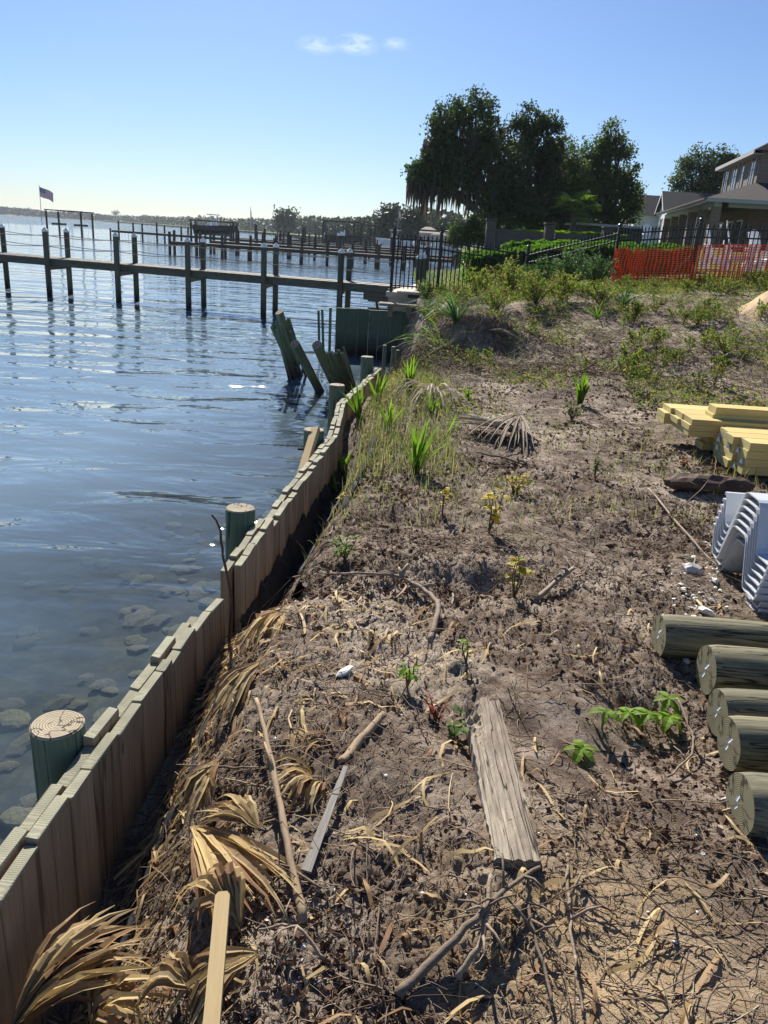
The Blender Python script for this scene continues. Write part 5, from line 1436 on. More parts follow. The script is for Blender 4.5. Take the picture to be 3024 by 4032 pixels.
# local frame: y runs away along the porch, x to the right; porch corner at origin
eave = 6.29 - 3.2
PLn = 20.8; PD = 2.9; FR_ = 14
def part(name, b, mats, uv=False, parent=BHs, loc=(0, 0, 0)):
    o = b.build(name, mats, parent, loc)
    if uv: uv_box(o.data)
    return o
b = MB(); b.box((6, 10.2, -.1), (12.6, 22, .2)); part('porch_floor', b, M['concrete'])
for k in range(6):
    y = .35 + k * (PLn - .9) / 5
    b = MB(); b.box((0, 0, 1.35), (.52, .52, 2.7)); part('column', b, M['brick'], True, loc=(.35, y, 0))
b = MB(); b.box((0, 0, 1.35), (.52, .52, 2.7)); part('column', b, M['brick'], True, loc=(4.4, .35, 0))
b = MB(); b.box((0, PLn / 2 - .1, 2.85), (.42, PLn, .34)); part('porch_beam', b, M['trim'], loc=(.35, .1, 0))
b = MB(); b.box((6, 0, 2.85), (11.2, .42, .34)); part('porch_beam', b, M['trim'], loc=(.60, .35, 0))
b = MB(); b.box((6.6, 10.4, 3.0), (12.4, 20.4, .05)); part('porch_ceiling', b, M['darkin'])
# porch roof, hipped: eave line at -0.45 overhang
e0, z0, rz_ = -.45, eave + .02, 1.25
xo = PD + .02
yb = 3.2
b = MB(); b.add([(e0, e0, z0), (e0, PLn + .3, z0), (xo, PLn + .3, z0 + rz_), (xo, yb, z0 + rz_), (12.5, yb, z0 + rz_), (12.5, e0, z0)], [(0, 3, 2, 1), (0, 5, 4, 3)]); part('porch_roof', b, M['roofbrown'])
b = MB(); b.box((e0, PLn / 2 - .05, z0 - .11), (.06, PLn + .75, .2)); part('fascia', b, M['trim'])
b = MB(); b.box((6.05, e0, z0 - .11), (12.9, .06, .2)); part('fascia', b, M['trim'])
b = MB(); b.box((e0 - .07, PLn / 2 - .05, z0 - .05), (.1, PLn + .75, .1)); part('gutter', b, M['roofbrown'])
# upper storey
ux = PD; uz0, uz1 = z0 + rz_ - .25, 9.35 - 3.2
uy1 = 13.6; uy0 = 3.2
wall_b = MB(); wall_b.box((0, 0, 0), (9.6, uy1 - uy0, uz1 - 0.0)); part('wall', wall_b, M['brick'], True, loc=(ux + 4.8, (uy0 + uy1) / 2, uz1 / 2))
wall_b = MB(); wall_b.box((0, 0, 0), (9.0, PLn - uy1 - .2, 3.2)); part('wall', wall_b, M['brick'], True, loc=(ux + 4.9, (PLn + uy1) / 2, 1.6))
# ground-floor doors and windows under the porch
for k, y in enumerate((5.2, 8.0, 11.0, 14.2, 17.2)):
    b = MB(); b.box((0, 0, 0), (.08, 1.5, 2.2)); f = part('door_frame' if k % 2 else 'window_frame', b, M['white'], loc=(ux - .03, y, 1.15))
    b = MB(); b.box((-.05, 0, 0), (.03, 1.25, 1.95)); part('pane', b, M['glass'], parent=f)
b = MB(); b.box((0, 0, 0), (1.8, .08, 2.2)); f = part('door_frame', b, M['white'], loc=(5.2, uy0 - .03, 1.15)); b = MB(); b.box((0, -.05, 0), (1.5, .03, 1.95)); part('pane', b, M['glass'], parent=f)
# upper windows on the water side
for (y, w, h, zc) in ((uy1 - 1.35, 1.15, 1.85, uz0 + 1.05), (uy1 - 3.9, 1.45, 2.0, uz0 + 1.1), (uy1 - 6.3, .75, 2.0, uz0 + 1.15), (uy1 - 9.0, 1.2, 1.9, uz0 + 1.1)):
    b = MB()
    for (cy, cz, sy, sz) in ((0, h / 2, w + .12, .08), (0, -h / 2, w + .12, .08), (-w / 2, 0, .08, h), (w / 2, 0, .08, h), (0, 0, w, .05)):
        b.box((0, cy, cz), (.07, sy, sz))
    if w > 1: b.box((0, 0, 0), (.06, .05, h))
    f = part('window_frame', b, M['trim'], loc=(ux - .03, y, zc))
    b = MB(); b.box((.015, 0, 0), (.04, w, h)); part('pane', b, M['glass'], parent=f)
    b = MB(); b.box((-.05, 0, -h / 2 - .1), (.16, w + .3, .1)); part('sill', b, M['brick'], True, parent=f)
# main roof, hipped
ov = .55; zr = uz1; xr0, xr1, yr0, yr1 = ux - ov, ux + 9.6 + ov, uy0 - ov, uy1 + ov
rise = 3.1; rx = (xr0 + xr1) / 2; ry0, ry1 = yr0 + 4.2, yr1 - 4.2
b = MB(); b.add([(xr0, yr0, zr), (xr1, yr0, zr), (xr1, yr1, zr), (xr0, yr1, zr), (rx, ry0, zr + rise), (rx, ry1, zr + rise)], [(0, 3, 5, 4), (1, 4, 5, 2), (0, 4, 1), (3, 2, 5), (0, 1, 2, 3)]); part('main_roof', b, M['roofbrown'])
b = MB(); b.box((xr0, (yr0 + yr1) / 2, zr - .1), (.06, yr1 - yr0, .22)); part('fascia', b, M['trim'])
b = MB(); b.box((rx, yr1, zr - .1), (xr1 - xr0, .06, .22)); part('fascia', b, M['trim'])
b = MB(); b.box(((xr0 + ux) / 2, (yr0 + yr1) / 2, zr - .19), (ov, yr1 - yr0, .03)); part('soffit', b, M['trim'])
b = MB(); b.tube([(ux - .08, uy1 - .1, uz0), (ux - .08, uy1 - .1, uz1 - .2), (xr0 + .1, uy1 - .1, uz1 - .1)], .05, 6); part('downpipe', b, M['roofbrown'])
for k, (x, y) in enumerate(((.1, .4), (.1, 8.4))):
    b = MB(); b.tube([(0, 0, 0), (-.1, 0, -.12)], [.05, .09], 7); part('flood_lamp', b, M['white'], loc=(x - .05, y, 2.62))

# ------------------------------------------------------------------ white house behind
WHo = Vector((DY(1385, 500, 82).x, 82.0, 3.3))
WHs = thing('white_house', 'white house with two steep gables and dark shingle roof', 'house', WHo, None, HA)
def gable(x0, x1, y0, y1, ze, za, nm):
    """gabled wing, ridge along x, gable end at x0"""
    ym = (y0 + y1) / 2
    b = MB(); b.add([(x0, y0, 0), (x0, y1, 0), (x0, y1, ze), (x0, ym, za), (x0, y0, ze), (x1, y0, 0), (x1, y1, 0), (x1, y1, ze), (x1, ym, za), (x1, y0, ze)], [(0, 4, 3, 2, 1), (0, 5, 9, 4), (1, 2, 7, 6), (5, 6, 7, 8, 9)])
    part('wall', b, M['whitewall'], parent=WHs)
    o = .4; k = (za - ze) / (ym - y0); b = MB()
    b.add([(x0 - o, y0 - o, ze - o * k), (x1, y0 - o, ze - o * k), (x1, ym, za + .08), (x0 - o, ym, za + .08), (x0 - o, y1 + o, ze - o * k), (x1, y1 + o, ze - o * k)], [(0, 1, 2, 3), (3, 2, 5, 4)])
    part('roof', b, M['roof'], parent=WHs)
    for (ya, zb, yc, zd) in ((y0 - o, ze - o * k, ym, za + .08), (y1 + o, ze - o * k, ym, za + .08)):
        b = MB(); b.add([(x0 - o - .02, ya, zb - .28), (x0 - o - .02, ya, zb), (x0 - o - .02, yc, zd), (x0 - o - .02, yc, zd - .28)], [(0, 1, 2, 3)]); part('barge_board', b, M['white'], parent=WHs)
    b = MB(); b.box((0, 0, 0), (.1, 1.1, 1.7)); f = part('window', b, M['white'], parent=WHs, loc=(x0 - .03, ym, ze * .62)); b = MB(); b.box((-.06, 0, 0), (.03, .85, 1.45)); part('pane', b, M['glass'], parent=f)
def hz(dx, dy, Y): return DY(dx, dy, Y).z - 3.3
gable(1.7, 14, -3.5, 2.5, hz(1430, 456, 80), hz(1407, 414, 82), 'a')
gable(-.6, 9, 2.6, 8.6, hz(1383, 463, 88), hz(1383, 423, 88), 'b')
b = MB(); b.box((0, 0, 0), (6, 5, 3.2)); part('garage_wall', b, M['whitewall'], parent=WHs, loc=(-9.4, 3, 1.6))
b = MB(); b.add([(-12.8, .1, 3.1), (-6, .1, 3.1), (-6, 5.9, 3.1), (-12.8, 5.9, 3.1), (-11, 3, 4.6), (-7.5, 3, 4.6)], [(0, 1, 5, 4), (1, 2, 5), (2, 3, 4, 5), (3, 0, 4)]); part('garage_roof', b, M['roof'], parent=WHs)
for k in range(2):
    b = MB(); b.box((0, 0, 0), (1.0, .08, 1.6)); f = part('window', b, M['white'], parent=WHs, loc=(-11 + 2.6 * k, .46, 1.7)); b = MB(); b.box((0, -.05, 0), (.8, .03, 1.4)); part('pane', b, M['glass'], parent=f)

# tan houses on the far shore
def hip_house(name, label, dx0, dx1, dyw, dyr, Y, d, mat, roof):
    a, c = DY(dx0, dyw, Y), DY(dx1, dyw, Y); w = c.x - a.x; zb = 1.7; ze = a.z - zb; zr_ = DY((dx0 + dx1) / 2, dyr, Y).z - zb
    t = thing(name, label, 'house', (a.x, Y, zb), 'houses on the far shore')
    b = MB(); b.box((w / 2, d / 2, ze / 2), (w, d, ze)); part('wall', b, mat, parent=t)
    o = .6; b = MB(); b.add([(-o, -o, ze), (w + o, -o, ze), (w + o, d + o, ze), (-o, d + o, ze), (w * .38, d / 2, zr_), (w * .62, d / 2, zr_)], [(0, 1, 5, 4), (1, 2, 5), (2, 3, 4, 5), (3, 0, 4)]); part('roof', b, roof, parent=t)
    for k in range(3):
        b = MB(); b.box((0, 0, 0), (w * .13, .1, ze * .3)); f = part('window', b, M['trim'], parent=t, loc=(w * (.2 + .3 * k), -.03, ze * .6)); b = MB(); b.box((0, -.06, 0), (w * .1, .03, ze * .25)); part('pane', b, M['glass'], parent=f)
    return t
hip_house('shore_house', 'tan two storey shore house with a hipped roof left of the oaks', 902, 950, 502, 489, 150, 9, M['cream'], M['rooftan'])
hip_house('shore_house', 'lower tan wing house right beside the hipped shore house', 938, 962, 508, 499, 146, 7, M['cream'], M['rooftan'])
hip_house('shore_house', 'pale house roof just left of the bushy tree', 958, 980, 503, 497, 158, 7, M['cream'], M['rooftan'])
# wharf front with lawn edge below the oaks, left of hedge
# ------------------------------------------------------------------ litter on the soil (nobody could count it)
def sample_soil(n, y0, y1, rng, xmin=.10, wide=.72, left_bias=1.0):
    y = np.exp(rng.uniform(math.log(y0), math.log(y1), n)); u = rng.uniform(0, 1, n) ** left_bias
    xl = np.where(y < 10.4, wall_x(y) + xmin, np.interp(y, EY, EX) + .1); xr = .45 + wide * y
    return xl + (xr - xl) * u, y
def keep(x, y, thr, seed, sc=1.3):
    return fbm(x * sc, y * sc, 3, seed) > thr
rng = np.random.default_rng(21)
def free(x, y):
    """not on top of the plank"""
    dx, dy = x - pc.x, y - pc.y
    a = dx * wdir.x + dy * wdir.y; b_ = dx * ldir.x + dy * ldir.y
    return ~((np.abs(a) < wp + .015) & (np.abs(b_) < Lp / 2 + .01))
# chips and leaves
x, y = sample_soil(85000, .75, 14, rng)
d = fbm(x * 1.6, y * 1.6, 3, 61); k = (rng.uniform(0, 1, len(x)) < np.clip((d - .40) * 5.0, .05, 1)) & free(x, y)
bare = np.hypot((x - .62) / .55, (y - 1.45) / .32) < 1
k &= ~(bare & (rng.uniform(0, 1, len(x)) < .8))
x, y = x[k], y[k]
z = gz(x, y) + rng.uniform(.001, .009, len(x))
sz = (.007 + .024 * rng.random(len(x)) ** 3) * (1 + .06 * y)
V, F = leaf_quads(np.stack([x, y, z], 1), sz, .55, .72, 0, rng)
tag(link('leaf_litter', np_mesh('leaf_litter', V, F, M['litter'])), 'brown leaf litter and wood chips strewn over the sandy soil', 'litter', kind='stuff')
x, y = sample_soil(52000, 3.4, 13, rng)
d = fbm(x * 1.2, y * 1.2, 3, 63); k = rng.uniform(0, 1, len(x)) < np.clip((d - .42) * 5, .03, 1); x, y = x[k], y[k]
V, F = leaf_quads(np.stack([x, y, gz(x, y) + rng.uniform(.002, .014, len(x))], 1), (.012 + .03 * rng.random(len(x)) ** 3) * (1 + .05 * y), .5, .7, 0, rng)
tag(link('leaf_litter', np_mesh('leaf_litter', V, F, M['litter'])), 'darker leaf litter on the farther soil toward the mound', 'litter', kind='stuff')
# twigs
def twigs(n, y0, y1, lmin, lmax, rmin, rmax, curv, lift, rng, xmin=.1, left=1.0, thr=None, kp=5):
    x, y = sample_soil(n, y0, y1, rng, xmin, left_bias=left)
    m_ = free(x, y)
    if thr is not None: m_ &= keep(x, y, thr, 91)
    x, y = x[m_], y[m_]; n = len(x)
    a = rng.uniform(0, 2 * math.pi, n); L = rng.uniform(0, 1, n) ** 2 * (lmax - lmin) + lmin; c = rng.normal(0, curv, n); c2 = rng.normal(0, curv * .6, n)
    r = rng.uniform(rmin, rmax, n); V = np.empty((n, kp, 3, 3)); lf = np.abs(rng.normal(0, lift, n))
    for j in range(kp):
        t = j / (kp - 1); al = a + c * t + c2 * math.sin(t * 5)
        px = x + np.cos(a + c * t * .5 + c2 * t * t) * L * (t - .5); py = y + np.sin(a + c * t * .5 + c2 * t * t) * L * (t - .5)
        pz = gz(px, py) + r * .8 + lf * L * t + .004 * np.sin(t * 9 + a)
        rr_ = r * (1 - .5 * t); nx_, ny_ = -np.sin(al), np.cos(al)
        for q in range(3):
            b_ = 2 * math.pi * q / 3 + .5
            V[:, j, q, 0] = px + nx_ * np.cos(b_) * rr_; V[:, j, q, 1] = py + ny_ * np.cos(b_) * rr_; V[:, j, q, 2] = pz + np.sin(b_) * rr_
    base = (np.arange(n) * kp * 3)[:, None]
    F = []
    for j in range(kp - 1):
        for q in range(3):
            F.append(base + np.array([[j * 3 + q, j * 3 + (q + 1) % 3, (j + 1) * 3 + (q + 1) % 3, (j + 1) * 3 + q]]))
    return V.reshape(-1, 3), np.concatenate(F)
V, F = twigs(9000, .8, 13, .03, .16, .0008, .0022, .6, .10, rng)
tag(link('twig_litter', np_mesh('twig_litter', V, F, M['twig'])), 'thin dead twigs scattered over the sandy soil', 'twigs', kind='stuff')
V, F = twigs(4200, 3.5, 12, .06, .30, .0014, .0035, .8, .12, rng)
tag(link('twig_litter', np_mesh('twig_litter', V, F, M['twig'])), 'dead twigs scattered over the farther soil', 'twigs', kind='stuff')
V, F = twigs(1300, .8, 12, .12, .55, .0014, .0038, 1.1, .12, rng, thr=.45, kp=8)
tag(link('root_litter', np_mesh('root_litter', V, F, M['twig'])), 'tangled pale roots and longer sticks over the dug soil', 'roots', kind='stuff')
V, F = twigs(1500, .8, 4.2, .08, .40, .0010, .0030, 1.0, .22, rng, .06, 2.6, kp=7)
tag(link('root_tangle', np_mesh('root_tangle', V, F, M['twig'])), 'dense tangle of roots and twigs beside the near bulkhead', 'roots', kind='stuff')
V, F = twigs(1600, 10, 19, .2, .8, .002, .005, 1.0, .4, rng, .2, 1.0, kp=7)
tag(link('dead_brush', np_mesh('dead_brush', V, F, M['twig'])), 'dead brush and bent stems among the weeds on the slope', 'brush', kind='stuff')
V, F = twigs(2600, 9.8, 15, .2, .9, .002, .006, 1.2, .35, rng, .0, 2.8, kp=7)
tag(link('bank_roots', np_mesh('bank_roots', V, F, M['twig'])), 'exposed roots and brush along the washed-out bank', 'roots', kind='stuff')
# torn strips of dead palm leaf near the wall
def strips(n, y0, y1, lmin, lmax, wmin, wmax, rng, mat, name, label, left=3.2, xmin=.1, kp=6):
    x, y = sample_soil(n, y0, y1, rng, xmin, left_bias=left); m_ = free(x, y); x, y = x[m_], y[m_]; n = len(x)
    a = rng.normal(.9, .9, n); L = rng.uniform(lmin, lmax, n); w = rng.uniform(wmin, wmax, n); c = rng.normal(0, .5, n); lf = np.abs(rng.normal(0, .012, n)); curl = rng.uniform(0, 6.28, n)
    V = np.empty((n, kp, 2, 3))
    for j in range(kp):
        t = j / (kp - 1); px = x + np.cos(a + c * t) * L * (t - .5); py = y + np.sin(a + c * t) * L * (t - .5)
        pz = gz(px, py) + .006 + lf * np.sin(t * math.pi) + .01 * np.sin(curl + t * 7)
        ww = w * (1 - .7 * abs(t - .4)); tw = .5 * np.sin(curl + t * 3)
        nx_, ny_ = -np.sin(a + c * t), np.cos(a + c * t)
        for q, s in enumerate((-1, 1)):
            V[:, j, q, 0] = px + s * nx_ * ww; V[:, j, q, 1] = py + s * ny_ * ww; V[:, j, q, 2] = pz + s * tw * ww
    base = (np.arange(n) * kp * 2)[:, None]
    F = np.concatenate([base + np.array([[j * 2, j * 2 + 1, j * 2 + 3, j * 2 + 2]]) for j in range(kp - 1)])
    tag(link(name, np_mesh(name, V.reshape(-1, 3), F, mat)), label, 'palm strips', kind='stuff')
strips(900, .8, 3.4, .05, .24, .0015, .007, rng, M['straw'], 'palm_strips', 'torn tan strips of dead palm leaf along the near bulkhead')
strips(220, 2.6, 3.5, .10, .30, .002, .009, rng, M['straw'], 'palm_strips', 'pale torn palm strips heaped at the bulkhead gap', 5.0, .05)
strips(420, 3.5, 12, .06, .22, .002, .006, rng, M['straw_grey'], 'palm_strips', 'grey torn palm strips scattered on the farther soil', 1.2)
# shells and limestone bits
sm_ = [rock_mesh('shell', M['shell'], 500 + k, .45, .5, 1) for k in range(4)]
P = []
tt_ = MB()
for k in range(90):
    q = G(rnd.gauss(1500, 38), rnd.gauss(1270, 42)); s = rnd.uniform(.006, .017)
    me = sm_[k % 4]; rm = Euler((rnd.uniform(-.5, .5), rnd.uniform(-.5, .5), rnd.uniform(0, 6))).to_matrix()
    tt_.add([rm @ (v.co * s) + Vector((q.x, q.y, gz1(q.x, q.y) + s * .3)) for v in me.vertices], [tuple(p.vertices) for p in me.polygons])
for k in range(60):
    q = G(rnd.uniform(560, 1600), rnd.uniform(1000, 2180)); s = rnd.uniform(.003, .009)
    me = sm_[k % 4]; rm = Euler((rnd.uniform(-.5, .5), rnd.uniform(-.5, .5), rnd.uniform(0, 6))).to_matrix()
    tt_.add([rm @ (v.co * s) + Vector((q.x, q.y, gz1(q.x, q.y) + s * .3)) for v in me.vertices], [tuple(p.vertices) for p in me.polygons])
tag(tt_.build('shell_fragments', M['shell']), 'small white shell and limestone fragments on the soil', 'shells', kind='stuff')
for k, (dx, dy, s, lab) in enumerate(((1498, 1243, .052, 'crumpled white shell lump left of the grey sheets'), (1542, 1262, .03, 'small white shell lump nearest the grey sheets'), (1524, 1335, .038, 'white shell lump just above the farthest log'), (1573, 1738, .018, 'broad pale shell left of the nearest log'), (745, 1468, .03, 'white oyster shell in the soil left of centre'), (1478, 1430, .025, 'round white stone below the farthest log'))):
    q = G(dx, dy); tag(link('white_shell', rock_mesh('white_shell', M['shell'], 520 + k, .5, .7), None, (q.x, q.y, gz1(q.x, q.y) + s * .3), (.3, .2, k), (s * 1.3, s * .8, s)), lab, 'shell')

# ------------------------------------------------------------------ dead palm fronds
def frond(label, base, tip, n, spread, w, mat, seed, arch=.15, curl=.3, pet=None, name='dead_palm_frond', roll=0.0, cat='palm frond', up=(0, 0, 1), lenvar=.25):
    rr = random.Random(seed); base = Vector(base); d = Vector(tip) - base; L = d.length; d.normalize()
    t = thing(name, label, cat, base); upv = Vector(up); s = d.cross(upv).normalized(); u = s.cross(d).normalized()
    if roll: q = Quaternion(d, roll); s = q @ s; u = q @ u
    b = MB()
    for k in range(n):
        f = (k / (n - 1) - .5) * spread + rr.uniform(-.04, .04); dd = d * math.cos(f) + s * math.sin(f); ln = L * rr.uniform(1 - lenvar, 1.08) * (1 - .25 * abs(f) / max(.1, spread))
        pts = []; kp = 8; sg = dd.cross(u).normalized(); tw = rr.uniform(-.8, .8); sides = []
        dr = curl * rr.uniform(.2, 1.6); ar = arch * rr.uniform(.7, 1.3)
        for j in range(kp):
            q = j / (kp - 1)
            pts.append(dd * ln * q * (1 - .25 * dr * q * q) + u * (ar * L * math.sin(q * math.pi * .9)) - Vector((0, 0, dr * ln * max(0, q - .45) ** 1.6 * 1.3)) + s * rr.uniform(-.006, .006))
            a = tw * q; sides.append((sg * math.cos(a) + u * math.sin(a)).normalized())
        ww = [w * x for x in (.25, .6, .95, 1, .9, .7, .45, .08)]
        b.strip(pts, ww, sides, fold=rr.choice((.5, .7, -.5)), up=u)
    b.build('blades', mat, t)
    if pet is not None:
        p = MB(); e = Vector(pet) - base; p.tube([Vector((0, 0, 0)), e * .5 + Vector((0, 0, .01)), e], [.010, .009, .012], 6); p.build('stem', M['stalk'], t)
    return t
def H(dx, dy, z): return D(dx, dy, z)
frond('big tan dead palm fan in the bottom left corner', H(20, 2230, .98), H(335, 1965, 1.13), 46, .95, .011, M['straw'], 1, .16, .30)
frond('darker drooping dead fan right of the bottom left one', H(200, 2240, .95), H(425, 2040, 1.14), 22, 1.2, .011, M['straw'], 2, .30, .9)
frond('curling dead fan beside the pale stake', H(560, 2060, 1.19), H(360, 2235, 1.05), 30, 1.1, .009, M['straw'], 3, .22, .6)
frond('tan dead fan lying flat right of the trench', H(415, 1785, 1.12), H(610, 1985, 1.19), 24, .75, .011, M['straw'], 4, .05, .15)
frond('brown curled dead fan behind the stake', H(520, 2000, 1.16), H(385, 1900, 1.17), 18, 1.5, .011, M['straw'], 5, .35, .9)
frond('bundle of pale dead blades heaped at the bulkhead gap', H(612, 1325, 1.12), H(545, 1425, 1.10), 22, .7, .011, M['straw'], 6, .12, .3)
frond('long pale dead blades pointing down from the gap', H(565, 1430, 1.13), H(420, 1590, 1.09), 16, .45, .010, M['straw'], 7, .08, .2)
frond('orange brown bent blades sticking up at the gap', H(575, 1380, .98), H(605, 1270, 1.17), 5, .9, .010, M['straw'], 8, .3, .9)
frond('curled dead leaves in the middle of the near debris', H(690, 1690, 1.13), H(560, 1730, 1.2), 14, 1.6, .010, M['straw'], 9, .2, .7)
frond('wide grey dead fan folded over on the soil mid right', G(1165, 960, .02), G(960, 925, .12), 34, .55, .013, M['straw_grey'], 10, .05, .06)
frond('grey dead blades trailing in front of the wide grey fan', G(1120, 925, .12), G(1060, 990, .03), 14, .6, .012, M['straw_grey'], 11, .05, .12)
frond('brown rolled dead fan beside the green tufts', G(935, 865, .10), G(905, 915, .02), 20, 1.2, .011, M['straw_grey'], 12, .15, .3)
frond('pale dead fan lying on the mound crest', G(1050, 735, .06), G(1130, 748, .05), 18, .7, .014, M['straw_grey'], 13, .1, .3)
frond('loose tan blades fanned beside the trench edge', H(470, 1640, 1.13), H(380, 1790, 1.08), 16, .8, .010, M['straw'], 15, .08, .25)
frond('heap of pale blades left of the long tan stalk', H(560, 1790, 1.17), H(430, 1720, 1.15), 18, 1.0, .010, M['straw'], 16, .1, .3)
frond('brown blades curling over the bottom edge', H(430, 2150, 1.12), H(300, 2100, 1.10), 18, 1.3, .010, M['straw'], 17, .3, .6)
frond('dry pale fan low in the debris under the tan stalk', H(620, 1640, 1.15), H(700, 1560, 1.17), 9, .9, .009, M['straw'], 14, .1, .4)

# ------------------------------------------------------------------ green tufts (young palmetto)
def tuft(label, base, n, h, spread, w, seed, mat='blade', lean=(0, 0), droop=.25, name='palmetto_tuft', cat='palmetto'):
    rr = random.Random(seed); t = thing(name, label, cat, base); b = MB()
    for k in range(n):
        a = rr.uniform(0, 6.283); tl = spread * rr.random() ** .7; d = Vector((math.cos(a) * tl + lean[0], math.sin(a) * tl + lean[1], 1)).normalized()
        L = h * rr.uniform(.55, 1.1); p0 = Vector((rr.uniform(-.02, .02), rr.uniform(-.02, .02), 0)); sd_ = Vector((-math.sin(a + rr.uniform(-.7, .7)), math.cos(a), 0)).normalized()
        hz_ = Vector((d.x, d.y, 0)); pts = []
        for j in range(6):
            q = j / 5; pts.append(p0 + d * L * q + hz_ * L * droop * q * q - Vector((0, 0, droop * L * .55 * q ** 3 * (1 + hz_.length))))
        b.strip(pts, [w * .5, w * .9, w, w * .85, w * .5, w * .05], sd_, fold=.45, up=(hz_ * -.5 + Vector((0, 0, .6))))
    b.build('blades', M[mat], t)
    return t
TF = [(840, 930, 18, .34, .6, .011, (0, 0), 'loose green blades between the wall bend and the brown rolled fan'), (930, 900, 14, .30, .6, .010, (.1, 0), 'green blades beside the brown rolled fan'),
      (898, 1020, 30, .50, .5, .012, (.08, .05), 'tall green blade tuft in the middle of the weeds by the wall'),
      (775, 912, 26, .44, .5, .014, (-.05, .0), 'sunlit green blades standing inside the bulkhead bend'),
      (882, 850, 22, .50, .3, .014, (.02, 0), 'upright yellow green blades near the end of the bulkhead'),
      (1252, 872, 30, .44, .42, .018, (.05, 0), 'bright green blade tuft alone on the right slope'),
      (740, 1030, 12, .30, .45, .012, (.05, .05), 'small green tuft beside the far bulkhead planks'),
      (728, 1075, 9, .34, .5, .011, (-.55, .15), 'green blades leaning out over the bulkhead top'),
      (968, 940, 10, .30, .5, .008, (.3, .1), 'thin green blades left of the grey fan'),
      (1010, 858, 16, .20, .6, .009, (0, 0), 'short green grass clump below the mound'),
      (815, 872, 22, .42, .5, .012, (-.1, .1), 'green blades at the wall just before the cove')]
for k, (dx, dy, n, h, sp, w, ln, lab) in enumerate(TF):
    q = G(dx, dy); tuft(lab, (q.x, q.y, gz1(q.x, q.y) - .01), n, h, sp, w, 60 + k, lean=ln)
def fan_palm(label, base, n, L, seed, lean=(0, 0), mat='blade'):
    rr = random.Random(seed); t = thing('saw_palmetto', label, 'palmetto', base); b = MB(); pe = MB()
    for k in range(n):
        a = 6.283 * k / n + rr.uniform(-.3, .3); el = rr.uniform(.25, 1.1); d = Vector((math.cos(a) * math.cos(el) + lean[0], math.sin(a) * math.cos(el) + lean[1], math.sin(el))).normalized()
        p1 = d * L * rr.uniform(.5, .8); pe.tube([(0, 0, 0), p1 * .5 + Vector((0, 0, .03)), p1], [.012, .009, .007], 5)
        s = d.cross(Vector((0, 0, 1))).normalized(); u = s.cross(d)
        for q in range(15):
            f = (q / 14 - .5) * 2.4; dd = d * math.cos(f) + s * math.sin(f); ln = L * .7 * rr.uniform(.8, 1.1); sd_ = dd.cross(u).normalized()
            b.strip([p1 + dd * ln * x - Vector((0, 0, .32 * ln * x * x)) for x in (0, .3, .6, .85, 1)], [.006, .016, .018, .012, .002], sd_, fold=.4, up=u)
    pe.build('stems', M['stem'], t); b.build('fronds', M[mat], t)
    return t
for k, (dx, dy, n, h, sp, w, ln, mt, lab) in enumerate(((985, 700, 60, .85, 1.1, .011, (-.25, -.1), 'shrub', 'large drooping palmetto on the bank above the dark cove'), (955, 748, 34, .70, 1.3, .012, (-.6, -.3), 'blade', 'palmetto with bright long blades low on the bank'),
        (1345, 665, 46, .75, 1.0, .014, (.1, 0), 'shrub', 'dark palmetto clump in front of the fence at right of centre'), (1290, 690, 26, .5, 1.1, .013, (.1, 0), 'blade', 'small palmetto left of the dark palmetto clump'))):
    q = G(dx, dy); tuft(lab, (q.x, q.y, gz1(q.x, q.y) - .02), n, h, sp, w, 90 + k, mt, ln, .55, 'saw_palmetto')

# ------------------------------------------------------------------ leafy plants
def leaf_shape(b, p, d, L, w, up, m=0, droop=.3):
    s = d.cross(up); s = s.normalized() if s.length > 1e-4 else Vector((1, 0, 0)); u = s.cross(d)
    pts = [p + d * L * q - Vector((0, 0, droop * L * q * q)) for q in (0, .2, .45, .7, .9, 1)]
    b.strip(pts, [w * x for x in (.05, .65, 1, .75, .3, .02)], s, m, fold=.25, up=u)
def leafy(name, label, base, stems, h, leaves, ll, lw, mat, seed, spread=.5, cat='plant', stem='stem', whorl=False, droop=.35, group=None):
    rr = random.Random(seed); t = thing(name, label, cat, base, group); st = MB(); b = MB()
    for k in range(stems):
        a = rr.uniform(0, 6.283); r_ = spread * rr.random(); top = Vector((math.cos(a) * r_ * h, math.sin(a) * r_ * h, h * rr.uniform(.6, 1.05))); mid = top * .5 + Vector((rr.uniform(-.1, .1) * h, rr.uniform(-.1, .1) * h, .05 * h))
        st.tube([(0, 0, -.01), mid, top], [.004 + .002 * h, .003 + .001 * h, .0015], 4, cap=False)
        for q in range(leaves):
            f = 1.0 if whorl else rr.uniform(.25, 1.0); p = (mid * 2 * f) if f < .5 else mid.lerp(top, (f - .5) * 2)
            aa = (6.283 * q / leaves + rr.uniform(-.25, .25)) if whorl else rr.uniform(0, 6.283)
            d = Vector((math.cos(aa), math.sin(aa), rr.uniform(-.1, .6))).normalized()
            leaf_shape(b, p, d, ll * rr.uniform(.7, 1.2), lw * rr.uniform(.75, 1.2), Vector((0, 0, 1)), 0, droop)
    st.build('stems', M[stem], t); b.build('leaves', M[mat], t)
    return t
def at(dx, dy): q = G(dx, dy); return (q.x, q.y, gz1(q.x, q.y))
